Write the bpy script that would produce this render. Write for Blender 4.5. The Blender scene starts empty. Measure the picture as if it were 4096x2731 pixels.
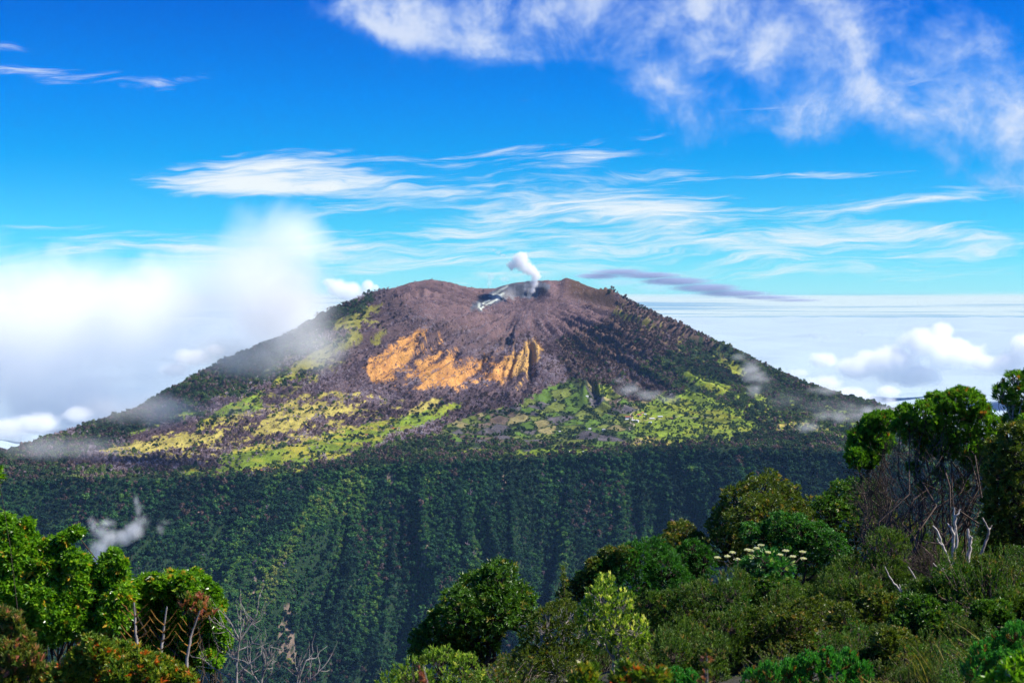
import bpy, bmesh, math, random
import numpy as np
from mathutils import Vector, Matrix, Euler

S = bpy.context.scene
COL = S.collection
R = math.radians
rng = np.random.default_rng(7)
random.seed(7)

# ------------------------------------------------------------------ camera, sky, sun, exposure
FPX, CU, CV = 50.0 / 36.0 * 4096.0, 2048.0, 1365.5
PITCH = math.atan((CV - 1190.0) / FPX)
cam_d = bpy.data.cameras.new('camera')
cam_d.lens = 50.0; cam_d.sensor_width = 36.0; cam_d.clip_start = 0.2; cam_d.clip_end = 400000.0
cam_d.dof.use_dof = True; cam_d.dof.focus_distance = 90.0; cam_d.dof.aperture_fstop = 8.0
cam = bpy.data.objects.new('camera', cam_d); COL.objects.link(cam)
cam.location = (0, 0, 0); cam.rotation_euler = (math.pi / 2 - PITCH, 0, 0)
S.camera = cam

SUN_AZ, SUN_EL = R(96), R(48)          # azimuth clockwise from +Y (straight ahead), elevation
sun_d = bpy.data.lights.new('sun', 'SUN'); sun_d.energy = 4.7; sun_d.angle = R(0.5); sun_d.color = (1.0, 0.94, 0.84)
sun = bpy.data.objects.new('sun', sun_d); COL.objects.link(sun)
sdir = Vector((math.sin(SUN_AZ) * math.cos(SUN_EL), math.cos(SUN_AZ) * math.cos(SUN_EL), math.sin(SUN_EL)))
sun.rotation_euler = sdir.to_track_quat('Z', 'Y').to_euler()

S.view_settings.view_transform = 'Standard'; S.view_settings.look = 'None'
S.view_settings.exposure = 0.80; S.view_settings.gamma = 1.0; S.view_settings.use_curve_mapping = False
S.render.engine = 'CYCLES'
cy = S.cycles
cy.use_denoising = True
cy.max_bounces = 26; cy.diffuse_bounces = 2; cy.glossy_bounces = 2; cy.transmission_bounces = 4
cy.volume_bounces = 24; cy.transparent_max_bounces = 8
cy.use_adaptive_sampling = True; cy.adaptive_threshold = 0.02; cy.adaptive_min_samples = 8
cy.sample_clamp_indirect = 4.0
cy.volume_max_steps = 256

# ------------------------------------------------------------------ small node language
class G:
    """builds shader math: every value is a socket, a number or a tuple"""
    def __init__(s, tree): s.t = tree
    def node(s, kind, **kw):
        n = s.t.nodes.new(kind)
        for k, v in kw.items(): setattr(n, k, v)
        return n
    def put(s, sock, v):
        if isinstance(v, bpy.types.NodeSocket): s.t.links.new(v, sock)
        elif v is not None: sock.default_value = v
    def m(s, op, a, b=None, c=None, clamp=False):
        n = s.node('ShaderNodeMath', operation=op, use_clamp=clamp)
        for i, v in enumerate((a, b, c)):
            if v is not None: s.put(n.inputs[i], v)
        return n.outputs[0]
    def add(s, a, b): return s.m('ADD', a, b)
    def sub(s, a, b): return s.m('SUBTRACT', a, b)
    def mul(s, a, b): return s.m('MULTIPLY', a, b)
    def div(s, a, b): return s.m('DIVIDE', a, b)
    def mx(s, a, b): return s.m('MAXIMUM', a, b)
    def mn(s, a, b): return s.m('MINIMUM', a, b)
    def sat(s, a): return s.m('ADD', a, 0.0, clamp=True)
    def smooth(s, v, lo, hi, a=0.0, b=1.0):
        n = s.node('ShaderNodeMapRange', interpolation_type='SMOOTHSTEP')
        for i, x in enumerate((v, lo, hi, a, b)): s.put(n.inputs[i], x)
        return n.outputs[0]
    def vec(s, x, y, z):
        n = s.node('ShaderNodeCombineXYZ')
        for i, v in enumerate((x, y, z)): s.put(n.inputs[i], v)
        return n.outputs[0]
    def sep(s, v):
        n = s.node('ShaderNodeSeparateXYZ'); s.put(n.inputs[0], v); return n.outputs
    def vm(s, op, a, b=None, scale=None):
        n = s.node('ShaderNodeVectorMath', operation=op); s.put(n.inputs[0], a)
        if b is not None: s.put(n.inputs[1], b)
        if scale is not None: s.put(n.inputs['Scale'], scale)
        return n.outputs[1] if op in ('LENGTH', 'DOT_PRODUCT', 'DISTANCE') else n.outputs[0]
    def noise(s, v, scale=1.0, detail=4.0, rough=0.55, dist=0.0, out=0, dims='3D', lac=2.0):
        n = s.node('ShaderNodeTexNoise', noise_dimensions=dims)
        s.put(n.inputs['Vector'], v); s.put(n.inputs['Scale'], scale); s.put(n.inputs['Detail'], detail)
        s.put(n.inputs['Roughness'], rough); s.put(n.inputs['Distortion'], dist); s.put(n.inputs['Lacunarity'], lac)
        return n.outputs[out]
    def mix(s, f, a, b, blend='MIX'):
        n = s.node('ShaderNodeMix', data_type='RGBA', blend_type=blend)
        s.put(n.inputs[0], f)
        for i, v in ((6, a), (7, b)):
            if isinstance(v, tuple) and len(v) == 3: v = (*v, 1.0)
            s.put(n.inputs[i], v)
        return n.outputs[2]
    def ramp(s, f, stops, interp='LINEAR'):
        n = s.node('ShaderNodeValToRGB'); r = n.color_ramp; r.interpolation = interp
        while len(r.elements) < len(stops): r.elements.new(0.5)
        for e, (p, c) in zip(r.elements, stops): e.position = p; e.color = (*c, 1.0)
        s.put(n.inputs[0], f); return n.outputs[0]
    def attr(s, name, kind='GEOMETRY', out='Fac'):
        n = s.node('ShaderNodeAttribute', attribute_name=name, attribute_type=kind); return n.outputs[out]

def new_mat(name):
    m = bpy.data.materials.new(name); m.use_nodes = True; t = m.node_tree; t.nodes.clear()
    g = G(t); o = g.node('ShaderNodeOutputMaterial'); return m, g, o

# ------------------------------------------------------------------ world: Nishita daylight with high thin cloud
def build_world():
    w = bpy.data.worlds.new('World'); S.world = w; w.use_nodes = True
    t = w.node_tree; t.nodes.clear(); g = G(t)
    out = g.node('ShaderNodeOutputWorld'); bg = g.node('ShaderNodeBackground')
    sky = g.node('ShaderNodeTexSky', sky_type='NISHITA', sun_disc=False)
    sky.sun_elevation = SUN_EL; sky.sun_rotation = SUN_AZ; sky.altitude = 3300.0
    sky.air_density = 1.0; sky.dust_density = 0.4; sky.ozone_density = 3.0
    STR = 0.069                                             # x 1.74 at the exposure above
    tc = g.node('ShaderNodeTexCoord'); d = tc.outputs['Generated']
    x, y, z = g.sep(d)
    el = g.m('ARCSINE', z)                                  # radians above the horizon
    az = g.m('ARCTAN2', x, y)                               # radians right of straight ahead
    # a saturated, polarised-looking mountain sky: grade the Nishita radiance
    gam = g.node('ShaderNodeGamma'); g.put(gam.inputs[0], sky.outputs[0]); gam.inputs[1].default_value = 1.0
    hs = g.node('ShaderNodeHueSaturation'); g.put(hs.inputs['Color'], gam.outputs[0])
    hs.inputs['Saturation'].default_value = 1.0
    tint = g.ramp(g.m('DIVIDE', el, 0.6, clamp=True), SKY_TINT)
    base = g.mix(1.0, hs.outputs[0], tint, 'MULTIPLY')
    P = lambda u: (u - CU) / FPX
    Q = lambda v: (1190.0 - v) / FPX
    # cirrus: combed noise, nearly level, fanning up to the right
    warp = g.noise(g.vec(g.mul(az, 9.0), g.mul(el, 30.0), 3.0), 1.0, 3.0, 0.5)
    tilt = g.add(el, g.mul(az, -0.05))
    cv = g.vec(g.mul(az, 13.0), g.add(g.mul(tilt, 150.0), g.mul(warp, 5.0)), 0.7)
    comb = g.noise(cv, 1.0, 5.0, 0.62, 0.4)
    fine = g.noise(g.vec(g.mul(az, 38.0), g.mul(g.add(tilt, g.mul(warp, 0.03)), 520.0), 4.0), 1.0, 3.0, 0.6)
    comb = g.add(g.mul(comb, 0.78), g.mul(fine, 0.22))
    pts = {}
    def plane(slope):                                       # (azimuth, elevation) sheared a little, so that a bank may lean
        if slope not in pts: pts[slope] = g.vec(az, g.sub(el, g.mul(az, slope)) if slope else el, 0.0)
        return pts[slope]
    def total(lst):
        acc = 0.0
        for u, v, ru, rv, slope, wgt in lst:
            q = g.vm('SUBTRACT', plane(slope), (P(u), Q(v) - P(u) * slope, 0.0))
            q = g.vm('MULTIPLY', q, (0.5 * FPX / ru, 0.5 * FPX / rv, 0.0))
            acc = g.add(acc, g.smooth(g.vm('LENGTH', q), 1.0, 0.0, 0.0, wgt * 1.12))
        return acc
    cir = total([(1000, 690, 420, 42, 0.10, 1.0), (1330, 700, 420, 62, 0.08, 0.9), (1250, 760, 560, 36, 0.0, 1.25), (1380, 850, 260, 30, .1, .7),
                 (2250, 800, 480, 105, 0.0, 1.1), (2600, 840, 330, 45, 0.0, .8), (2150, 600, 230, 26, .06, .9), (2330, 650, 150, 24, .1, .8),
                 (3480, 830, 420, 40, 0.09, 1.25), (3250, 712, 230, 20, 0.0, .9), (2720, 690, 190, 30, 0.1, .7),
                 (200, 348, 300, 30, -0.02, 1.1), (720, 358, 200, 26, 0.1, .8), (60, 265, 120, 30, .15, .6),
                 (3400, 930, 500, 40, 0.0, .7), (2100, 960, 2600, 60, 0.0, .8), (2100, 1060, 3000, 70, 0.0, .85), (2900, 520, 700, 40, .2, .45)])
    cir = g.add(cir, g.mul(g.smooth(el, 0.21, 0.5), 0.45))
    a_c = g.smooth(g.add(comb, g.mul(g.sub(cir, 1.0), 0.22)), 0.40, 0.78)
    a_c = g.mul(a_c, 0.97)
    # low ragged cloud drifting overhead at the upper right, open blue between
    fv = g.vec(g.mul(az, 19.0), g.mul(el, 19.0), 8.0)
    fn = g.noise(fv, 1.0, 7.0, 0.60, 0.22)
    fn2 = g.noise(g.vec(g.mul(az, 5.0), g.mul(el, 7.0), 2.0), 1.0, 4.0, 0.5)
    frs = total([(1560, 70, 300, 110, -.15, 1.05), (1900, 60, 420, 120, .0, 1.1), (2150, 40, 300, 130, 0., 1.25), (2000, 230, 330, 120, .2, .85),
                 (2470, 190, 330, 210, 0., .9), (2750, 60, 330, 190, 0., 1.25), (3050, 240, 420, 210, 0., .95), (3330, 60, 240, 160, 0., 1.15),
                 (3500, 260, 420, 200, 0., .95), (3760, 180, 170, 220, 0., .9), (3300, 500, 560, 180, 0., .72), (2700, 560, 420, 130, 0., .55),
                 (4080, 430, 210, 260, 0., 1.2), (4090, 640, 270, 190, 0., 1.1), (3750, 640, 420, 220, 0., .72)])
    far = g.mul(g.smooth(el, 0.2, 0.34), g.smooth(fn2, 0.42, 0.7))   # the same broken cloud goes on above the frame and all round
    side = g.mul(g.mul(g.smooth(g.m('ABSOLUTE', az), 0.40, 0.7), g.smooth(fn2, 0.45, 0.7)), g.smooth(el, 0.02, 0.12))
    frs = g.add(frs, g.mul(g.mx(far, side), 0.9))
    a_f = g.smooth(g.add(fn, g.add(g.mul(g.sub(g.mn(frs, 1.45), 1.40), 0.30), g.mul(g.sub(fn2, 0.5), 0.55))), 0.32, 0.72)
    a_f = g.mul(a_f, 0.86)
    hz = g.noise(g.vec(g.mul(az, 4.0), g.mul(el, 420.0), 1.5), 1.0, 4.0, 0.6)
    horizon = g.smooth(g.add(el, g.mul(g.sub(hz, 0.5), 0.004)), 0.0045, -0.0008)      # top of the far cloud sea
    milky = g.mul(g.smooth(el, 0.035, 0.0), 0.55)
    band = g.mul(g.smooth(hz, 0.44, 0.60), g.smooth(el, -0.030, -0.006))
    seac = g.mix(band, (0.445 / STR, 0.53 / STR, 0.574 / STR), (0.21 / STR, 0.345 / STR, 0.50 / STR))
    k = 0.574 / STR
    c1 = g.mix(milky, base, (0.42 * k, 0.86 * k, 1.0 * k))
    c1 = g.mix(g.mul(horizon, 0.94), c1, seac)
    c2 = g.mix(a_c, c1, (0.93 * k, 0.99 * k, 1.0 * k))
    body = g.ramp(a_f, [(0.0, (0.20 * k, .42 * k, 0.92 * k)), (0.55, (0.50 * k, .66 * k, .97 * k)), (0.95, (0.84 * k, .90 * k, 1.0 * k))])
    c3 = g.mix(g.mul(a_f, g.smooth(el, -0.01, 0.01)), c2, body)
    c3 = g.mix(g.smooth(el, -0.02, -0.12), c3, (0.42 * k, 0.55 * k, 0.72 * k))
    g.put(bg.inputs[0], c3); bg.inputs[1].default_value = STR
    t.links.new(bg.outputs[0], out.inputs[0])
    w.cycles.sampling_method = 'MANUAL'; w.cycles.sample_map_resolution = 512
SKY_TINT = [(0.0, (.42, 1.0, 1.2)), (.038, (.30, .98, 1.21)), (.085, (.165, .93, 1.17)), (.161, (.02, .76, 1.24)), (.231, (.006, .66, 1.36)),
            (.348, (.004, .46, 1.33)), (1.0, (.004, .36, 1.2))]

build_world()

# ------------------------------------------------------------------ pixel <-> place
COSP, SINP = math.cos(PITCH), math.sin(PITCH)
def tan_el(v): return np.tan(np.arctan((CV - np.asarray(v, float)) / FPX) - PITCH)
def at(u, v, Y):
    """the point that shows at pixel (u, v) of the photograph and lies Y metres ahead"""
    yc = (CV - v) / FPX; t = Y / (COSP + yc * SINP)
    return Vector(((u - CU) / FPX * t, Y, t * (yc * COSP - SINP)))
def pix(x, y, z):
    dep = y * COSP - z * SINP; up = y * SINP + z * COSP
    return CU + FPX * x / dep, CV - FPX * up / dep

# ------------------------------------------------------------------ numpy noise
_perm = np.random.default_rng(11).permutation(512)
def _h(ix, iy): return _perm[(_perm[ix & 511] + iy) & 511] / 511.0
def vnoise(x, y):
    x = np.asarray(x, float); y = np.asarray(y, float)
    ix = np.floor(x).astype(int); iy = np.floor(y).astype(int); fx = x - ix; fy = y - iy
    fx = fx * fx * fx * (fx * (fx * 6 - 15) + 10); fy = fy * fy * fy * (fy * (fy * 6 - 15) + 10)
    a = _h(ix, iy); b = _h(ix + 1, iy); c = _h(ix, iy + 1); d = _h(ix + 1, iy + 1)
    return (a + (b - a) * fx) * (1 - fy) + (c + (d - c) * fx) * fy
def fbm(x, y, o=4, r=0.5):
    s = 0.0; a = 1.0; t = 0.0
    for i in range(o):
        s = s + a * vnoise(x * 2 ** i + 17.3 * i, y * 2 ** i + 5.1 * i); t += a; a *= r
    return s / t
def ridged(x, y, o=3, r=0.5):
    s = 0.0; a = 1.0; t = 0.0
    for i in range(o):
        s = s + a * (1 - np.abs(2 * vnoise(x * 2 ** i + 31.7 * i, y * 2 ** i + 9.2 * i) - 1)); t += a; a *= r
    return s / t
def sstep(x, a, b):
    t = np.clip((np.asarray(x, float) - a) / (b - a), 0, 1); return t * t * (3 - 2 * t)

# ------------------------------------------------------------------ the volcano: skyline, plateau, scarp
SKY_U = [-1400, -600, 0, 255, 529, 746, 893, 1148, 1302, 1404, 1506, 1580, 1650, 1725, 1800, 1850, 1900, 1943, 1979, 2045, 2106, 2198, 2236, 2250, 2262, 2282,
         2330, 2400, 2470, 2560, 2680, 2800, 2950, 3100, 3250, 3400, 3540, 3800, 4096, 4700, 5500]
SKY_V = [2030, 1925, 1818, 1729, 1646, 1525, 1442, 1340, 1255, 1204, 1163, 1150, 1127, 1117, 1128, 1142, 1152, 1153, 1152, 1132, 1126, 1120, 1122, 1116, 1110, 1114,
         1135, 1160, 1182, 1228, 1280, 1335, 1405, 1482, 1545, 1590, 1632, 1722, 1800, 1925, 2030]
EDGE_U = [-1400, -600, 0, 300, 836, 1060, 1219, 1480, 2090, 2612, 2960, 3396, 4096, 5500]
EDGE_V = [2080, 1980, 1925, 1915, 1905, 1898, 1884, 1858, 1836, 1800, 1790, 1815, 1900, 2080]
RID_U = [-1400, 0, 500, 1000, 1500, 2050, 2300, 2800, 3300, 4096, 5500]
RID_Y = [6750, 7250, 7950, 8800, 9450, 9640, 9700, 9450, 8800, 7700, 6900]
VALLEY = -1750.0
CRU, CRY = 2112.0, 9420.0                                    # middle of the crater
CRX = (CRU - CU) / FPX * CRY

def edge_y(x):
    """how far ahead the plateau breaks off: a bay that opens toward the viewer"""
    return 6690 - 0.30 * (np.hypot(x - 250.0, 420.0) - 420.0) + 170 * (fbm(x / 900 + 3.1, x * 0 + 0.5, 3) - 0.5) * 2
_fu = np.arange(-1400, 5501, 4.0); _fv = np.interp(_fu, SKY_U, SKY_V)
_kr = np.exp(-(np.arange(-60, 61) * 4.0 / 85.0) ** 2); _fs = np.convolve(np.pad(_fv, 60, 'edge'), _kr / _kr.sum(), 'valid')
def height(x, y):
    """ground height of the far country at (x, y)"""
    x = np.asarray(x, float); y = np.asarray(y, float)
    u = CU + FPX * (x / y) * 0.997
    Ye = edge_y(x)
    Yr = np.interp(u, RID_U, RID_Y)
    ze = tan_el(np.interp(u, EDGE_U, EDGE_V)) * Ye
    vs = np.interp(u, SKY_U, SKY_V) + 0.0
    zr = tan_el(vs) * Yr
    s = (y - Ye) / (Yr - Ye)
    sc = np.clip(s, 0, 1)
    steep = 1.55 * np.exp(-((u - 2050) / 1200.0) ** 2) + 0.95 * (1 - np.exp(-((u - 2050) / 1200.0) ** 2))
    P = 0.25 * sc + 0.75 * sc ** (steep + 0.35)
    zs = tan_el(np.interp(u, _fu, _fs)) * Yr                 # soft skyline for the body of the slope, the true one near the ridge
    z = ze + (zs - ze) * P + (zr - zs) * sstep(sc, 0.90, 1.0)
    # gullies that run out from the crater
    dx = x - CRX; dy = CRY - y; r = np.hypot(dx, dy); ph = np.arctan2(dx, dy)
    wob = (fbm(r / 420.0, ph * 2.0 + 7, 3) - 0.5)
    g1 = ridged(ph * 5.2 + wob * 0.8 + 3.3, r / 2600.0 + 1.7, 3, 0.55)
    g2 = ridged(ph * 22.0 + wob * 2.4 + 1.3, r / 1800.0, 2)
    amp = sstep(r, 170, 620) * (1 - 0.90 * sstep(r, 1150, 2100)) * (1 - sstep(sc, 0.955, 1.0)) * sstep(sc, 0.0, 0.18)
    z = z + amp * (185 * (g1 - 0.62) + 110 * (g2 - 0.6))
    hills = (fbm(x / 420 + 9, y / 330 + 2, 4) - 0.5)
    z = z + hills * 46 * sstep(sc, 0.0, 0.08) * (1 - sstep(sc, 0.8, 0.97)) * sstep(r, 500, 1500)
    # lava-flow ribs that slant down the left slope
    rib = ridged((y - 0.62 * (x + 1500)) / 520.0 + 0.4 * wob, x / 2600.0, 2)
    z = z + (rib - 0.6) * 48 * sstep(-x, 300, 1100) * sstep(sc, 0.03, 0.15) * (1 - sstep(sc, 0.72, 0.95))
    # crater bowl with a rim
    pc = np.arctan2(dx, y - CRY)
    cd = np.hypot((dx + 12) / 172.0, (y - CRY) / 178.0) * (1 + 0.5 * (fbm(np.sin(pc) * 1.7 + 4, np.cos(pc) * 1.7 + 2, 3) - 0.5)) - 0.10 * np.exp(-((pc + 1.9) / .5) ** 2)
    bowl = -78 + 95 * np.clip(cd, 0, 2) ** 1.7
    z = np.where(cd < 1.0, np.minimum(z, bowl + 26 * (fbm(x / 60, y / 60, 3) - 0.5)), z)
    # breached trough on the left of the crater
    tr = np.hypot((x - (1960 - CU) / FPX * 9250 + 0.35 * (y - 9250)) / 75.0, (y - 9200) / 260.0)
    z = z - 16 * np.exp(-tr ** 2)
    z = z + ((fbm(x / 38, y / 38, 3) - 0.5) * 16 + (ridged(x / 150 + 4, y / 150, 3) - .6) * 30 * sstep(sc, .35, .6) * (1 - sstep(sc, .97, 1.0))) * sstep(sc, 0.05, 0.2)
    # behind the ridge the ground falls away
    z = np.where(s > 1, zr - (y - Yr) * 0.5, z)
    # the scarp below the plateau, cut by spurs
    d = Ye - y
    dd = np.clip(d, 0, 1200)
    lean = 0.85 * sstep(-x, 500, 1500)
    sx = (x + lean * dd + 430 * (fbm(x / 620 + 2, dd / 900, 3) - 0.5) + 120 * (fbm(x / 170, dd / 300 + 4, 3) - .5)) / 330.0; vary = -.1 + 2.1 * fbm(x / 420 + 6, dd / 700, 2)
    sp = ridged(sx + 0.35, dd / 1500.0 + 2.2, 2, 0.5); sp2 = ridged(sx * 2.5 + 8.8, dd / 1500.0, 2)
    sp3 = ridged(sx * 6.0 + 2.1, dd / 700.0, 2)
    spa = sstep(dd, 10, 330)
    z = np.where(d > 0, np.maximum(ze - 1.12 * dd - 24 * sstep(dd, 0, 60) + spa * (300 * (sp - 0.62) + 215 * vary * (sp2 - 0.6) + 85 * (sp3 - 0.6)), VALLEY - 60 * hills), z)
    # the near side of the valley climbs to the viewpoint
    near = np.minimum(VALLEY + 40 * hills, 0) + np.clip((2700 - y), 0, 2500) * 0.72
    z = np.where(y < 3600, np.maximum(z, np.minimum(near, -60 - 0.55 * y)), z)
    return z

# ---- land cover, by where things grow (outlines follow the photograph)
def inside(px, py, poly):
    n = len(poly); ins = np.zeros(px.shape, bool); j = n - 1
    for i in range(n):
        xi, yi = poly[i]; xj, yj = poly[j]
        if yi != yj:
            c = ((yi > py) != (yj > py)) & (px < (xj - xi) * (py - yi) / (yj - yi) + xi); ins ^= c
        j = i
    return ins
GREEN, DEAD, ORANGE, YELLOW, PASTURE, FIELD, ASH, CRATER, BROWN, SCARP, OLIVE, SOIL = range(12)
COVER = [
    (BROWN, [(2180, 1330), (2300, 1190), (2420, 1140), (2600, 1230), (2830, 1330), (2960, 1420), (2900, 1540), (2780, 1500), (2700, 1560), (2600, 1640), (2330, 1560), (2250, 1450)]),
    (GREEN, [(2860, 1330), (3100, 1450), (3540, 1600), (4096, 1770), (4900, 2000), (4900, 2100), (4096, 1960), (2600, 1900), (2560, 1740), (2960, 1640),
             (2700, 1560), (2560, 1500), (2620, 1420), (2740, 1400)]),
    (ASH, [(1560, 1140), (1725, 1090), (2050, 1080), (2270, 1080), (2420, 1150), (2480, 1230), (2400, 1290), (2330, 1320), (2230, 1350), (2120, 1330), (1990, 1360), (1900, 1330),
           (1800, 1290), (1680, 1260), (1600, 1200)]),
    (GREEN, [(-900, 2030), (-600, 1900), (0, 1790), (529, 1610), (893, 1400), (1302, 1220), (1420, 1180), (1530, 1150), (1480, 1215), (1330, 1340), (1230, 1440), (1080, 1500),
             (960, 1580), (850, 1620), (640, 1715), (380, 1790), (0, 1905), (-900, 2100)]),
    (GREEN, [(-900, 2100), (0, 1850), (330, 1850), (700, 1880), (900, 1880), (1380, 1820), (1560, 1760), (1680, 1730), (2050, 1760), (2400, 1780), (2700, 1780), (3100, 1730), (3100, 1900),
             (1400, 1950), (-900, 2200)]),
    (OLIVE, [(1325, 1300), (1400, 1255), (1530, 1215), (1528, 1228), (1420, 1290), (1350, 1320)]),
    (OLIVE, [(1200, 1440), (1290, 1380), (1440, 1320), (1455, 1335), (1400, 1380), (1300, 1430), (1300, 1470), (1180, 1530), (1080, 1560), (1130, 1500)]),
    (OLIVE, [(1480, 1370), (1520, 1310), (1530, 1330), (1500, 1390)]),
    (PASTURE, [(1080, 1530), (1160, 1490), (1215, 1480), (1210, 1520), (1130, 1545), (1085, 1560)]),
    (PASTURE, [(790, 1700), (840, 1650), (930, 1610), (1010, 1580), (1060, 1560), (1045, 1630), (960, 1655), (890, 1690), (790, 1725)]),
    (PASTURE, [(690, 1660), (770, 1640), (800, 1655), (740, 1690)]),
    (PASTURE, [(480, 1745), (560, 1715), (640, 1690), (630, 1705), (540, 1745)]),
    (YELLOW, [(380, 1800), (540, 1765), (746, 1745), (889, 1733), (880, 1765), (838, 1790), (700, 1800), (560, 1815), (480, 1840)]),
    (YELLOW, [(1040, 1690), (1080, 1655), (1180, 1625), (1290, 1610), (1400, 1622), (1460, 1640), (1360, 1655), (1250, 1680), (1190, 1720), (1110, 1738), (1020, 1742)]),
    (YELLOW, [(1110, 1640), (1160, 1590), (1200, 1590), (1180, 1630)]), (YELLOW, [(1230, 1590), (1290, 1570), (1280, 1600), (1220, 1610)]),
    (YELLOW, [(1630, 1640), (1740, 1590), (1775, 1590), (1760, 1620), (1700, 1650), (1640, 1665)]),
    (PASTURE, [(860, 1830), (940, 1800), (1060, 1780), (1150, 1790), (1120, 1820), (980, 1850), (900, 1860)]),
    (PASTURE, [(1060, 1800), (1127, 1790), (1250, 1745), (1400, 1705), (1531, 1684), (1700, 1645), (1833, 1610), (1840, 1630), (1760, 1680), (1660, 1712), (1500, 1770), (1365, 1814),
               (1212, 1850), (1100, 1870), (960, 1890), (820, 1905), (860, 1880), (980, 1850)]),
    (ORANGE, [(1465, 1440), (1500, 1420), (1590, 1370), (1650, 1335), (1705, 1308), (1690, 1345), (1660, 1385), (1640, 1435), (1612, 1460), (1585, 1495), (1570, 1525), (1480, 1532)]),
    (ORANGE, [(1620, 1510), (1680, 1450), (1755, 1400), (1765, 1408), (1710, 1465), (1800, 1420), (1830, 1438), (1812, 1490), (1890, 1442), (1902, 1456), (1880, 1520), (1835, 1550),
              (1760, 1548), (1700, 1562), (1668, 1562), (1690, 1522)]),
    (ORANGE, [(1925, 1525), (1960, 1480), (2005, 1440), (2052, 1392), (2062, 1410), (2040, 1450), (2090, 1390), (2130, 1352), (2172, 1385), (2164, 1452), (2110, 1480), (2050, 1512), (1990, 1532)]),
    (ORANGE, [(1902, 1480), (1938, 1412), (1945, 1430), (1925, 1485)]), (ORANGE, [(2065, 1540), (2080, 1500), (2085, 1540), (2072, 1560)]),
    (FIELD, [(1730, 1745), (1800, 1690), (1980, 1640), (2100, 1600), (2200, 1553), (2290, 1512), (2400, 1525), (2440, 1560), (2520, 1600), (2600, 1610), (2640, 1585), (2560, 1640),
             (2560, 1775), (2400, 1790), (2100, 1768), (1900, 1770)]),
    (PASTURE, [(2380, 1525), (2450, 1545), (2430, 1580), (2380, 1570)]),
    (PASTURE, [(2540, 1640), (2650, 1570), (2700, 1590), (2760, 1560), (2850, 1590), (2940, 1630), (3000, 1680), (3060, 1720), (2900, 1760), (2680, 1775), (2540, 1790)]),
    (PASTURE, [(2712, 1494), (2760, 1488), (2795, 1500), (2860, 1520), (2930, 1545), (2938, 1571), (2860, 1570), (2780, 1540)]),
    (OLIVE, [(2450, 1240), (2520, 1262), (2640, 1308), (2630, 1316), (2540, 1285), (2460, 1255)]),
    (PASTURE, [(2850, 1425), (2920, 1450), (2990, 1490), (2990, 1510), (2940, 1505), (2880, 1460)]),
    (YELLOW, [(3060, 1700), (3180, 1690), (3320, 1710), (3300, 1730), (3120, 1725)]),
    (PASTURE, [(3000, 1560), (3060, 1590), (3100, 1640), (3060, 1640), (3020, 1600)]), (PASTURE, [(3290, 1620), (3400, 1650), (3390, 1665), (3300, 1640)]),
    (YELLOW, [(2535, 1795), (2548, 1752), (2600, 1745), (2690, 1762), (2684, 1777), (2600, 1785)]),
    (PASTURE, [(1990, 1822), (2080, 1803), (2200, 1795), (2360, 1796), (2350, 1812), (2150, 1822), (2000, 1834)]),
    (PASTURE, [(1800, 1808), (1900, 1790), (1960, 1795), (1900, 1812)]),
    (CRATER, [(1870, 1245), (1925, 1200), (1975, 1160), (2000, 1148), (2045, 1131), (2110, 1122), (2200, 1135), (2200, 1150), (2183, 1175), (2132, 1189), (2063, 1190), (2030, 1204), (1990, 1215), (1920, 1235)]),
]
SLIPS = [[(1548, 1890), (1572, 1890), (1578, 2020), (1566, 2090), (1552, 2000)], [(1135, 2420), (1165, 2420), (1190, 2560), (1180, 2660), (1125, 2670), (1110, 2560)], [(2012, 1890), (2036, 1890), (2022, 1990), (1988, 2030)],
         [(1020, 2300), (1045, 2300), (1030, 2400), (1012, 2390)], [(2830, 2010), (2850, 2010), (2860, 2120), (2835, 2110)], [(1690, 2180), (1712, 2180), (1700, 2290), (1680, 2280)]]
SPECKLE = [(ORANGE, [(1460, 1440), (1600, 1350), (1720, 1300), (1800, 1400), (1950, 1400), (2080, 1370), (2180, 1390), (2160, 1470), (2050, 1540), (1850, 1570), (1650, 1570), (1480, 1540)], .63),
           (YELLOW, [(420, 1800), (760, 1700), (1000, 1640), (1250, 1570), (1480, 1570), (1640, 1620), (1500, 1690), (1250, 1760), (1000, 1800), (700, 1850), (480, 1840)], .52),
           (PASTURE, [(700, 1900), (900, 1820), (1250, 1760), (1500, 1700), (1700, 1660), (1640, 1730), (1400, 1820), (1200, 1880), (900, 1905)], .47),
           (OLIVE, [(850, 1600), (1150, 1430), (1400, 1280), (1530, 1230), (1500, 1330), (1350, 1480), (1150, 1580), (950, 1640)], .60),
           (PASTURE, [(2900, 1560), (3060, 1580), (3300, 1640), (3480, 1700), (3400, 1760), (3100, 1770), (2950, 1700)], .58),
           (PASTURE, [(2560, 1640), (2900, 1560), (3060, 1700), (2900, 1780), (2560, 1790)], .60), (FIELD, [(1640, 1780), (1900, 1700), (2500, 1640), (2560, 1790), (2100, 1800)], .54),
           (OLIVE, [(2440, 1230), (2660, 1300), (2900, 1420), (3000, 1500), (2900, 1500), (2640, 1380)], .64)]
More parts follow.
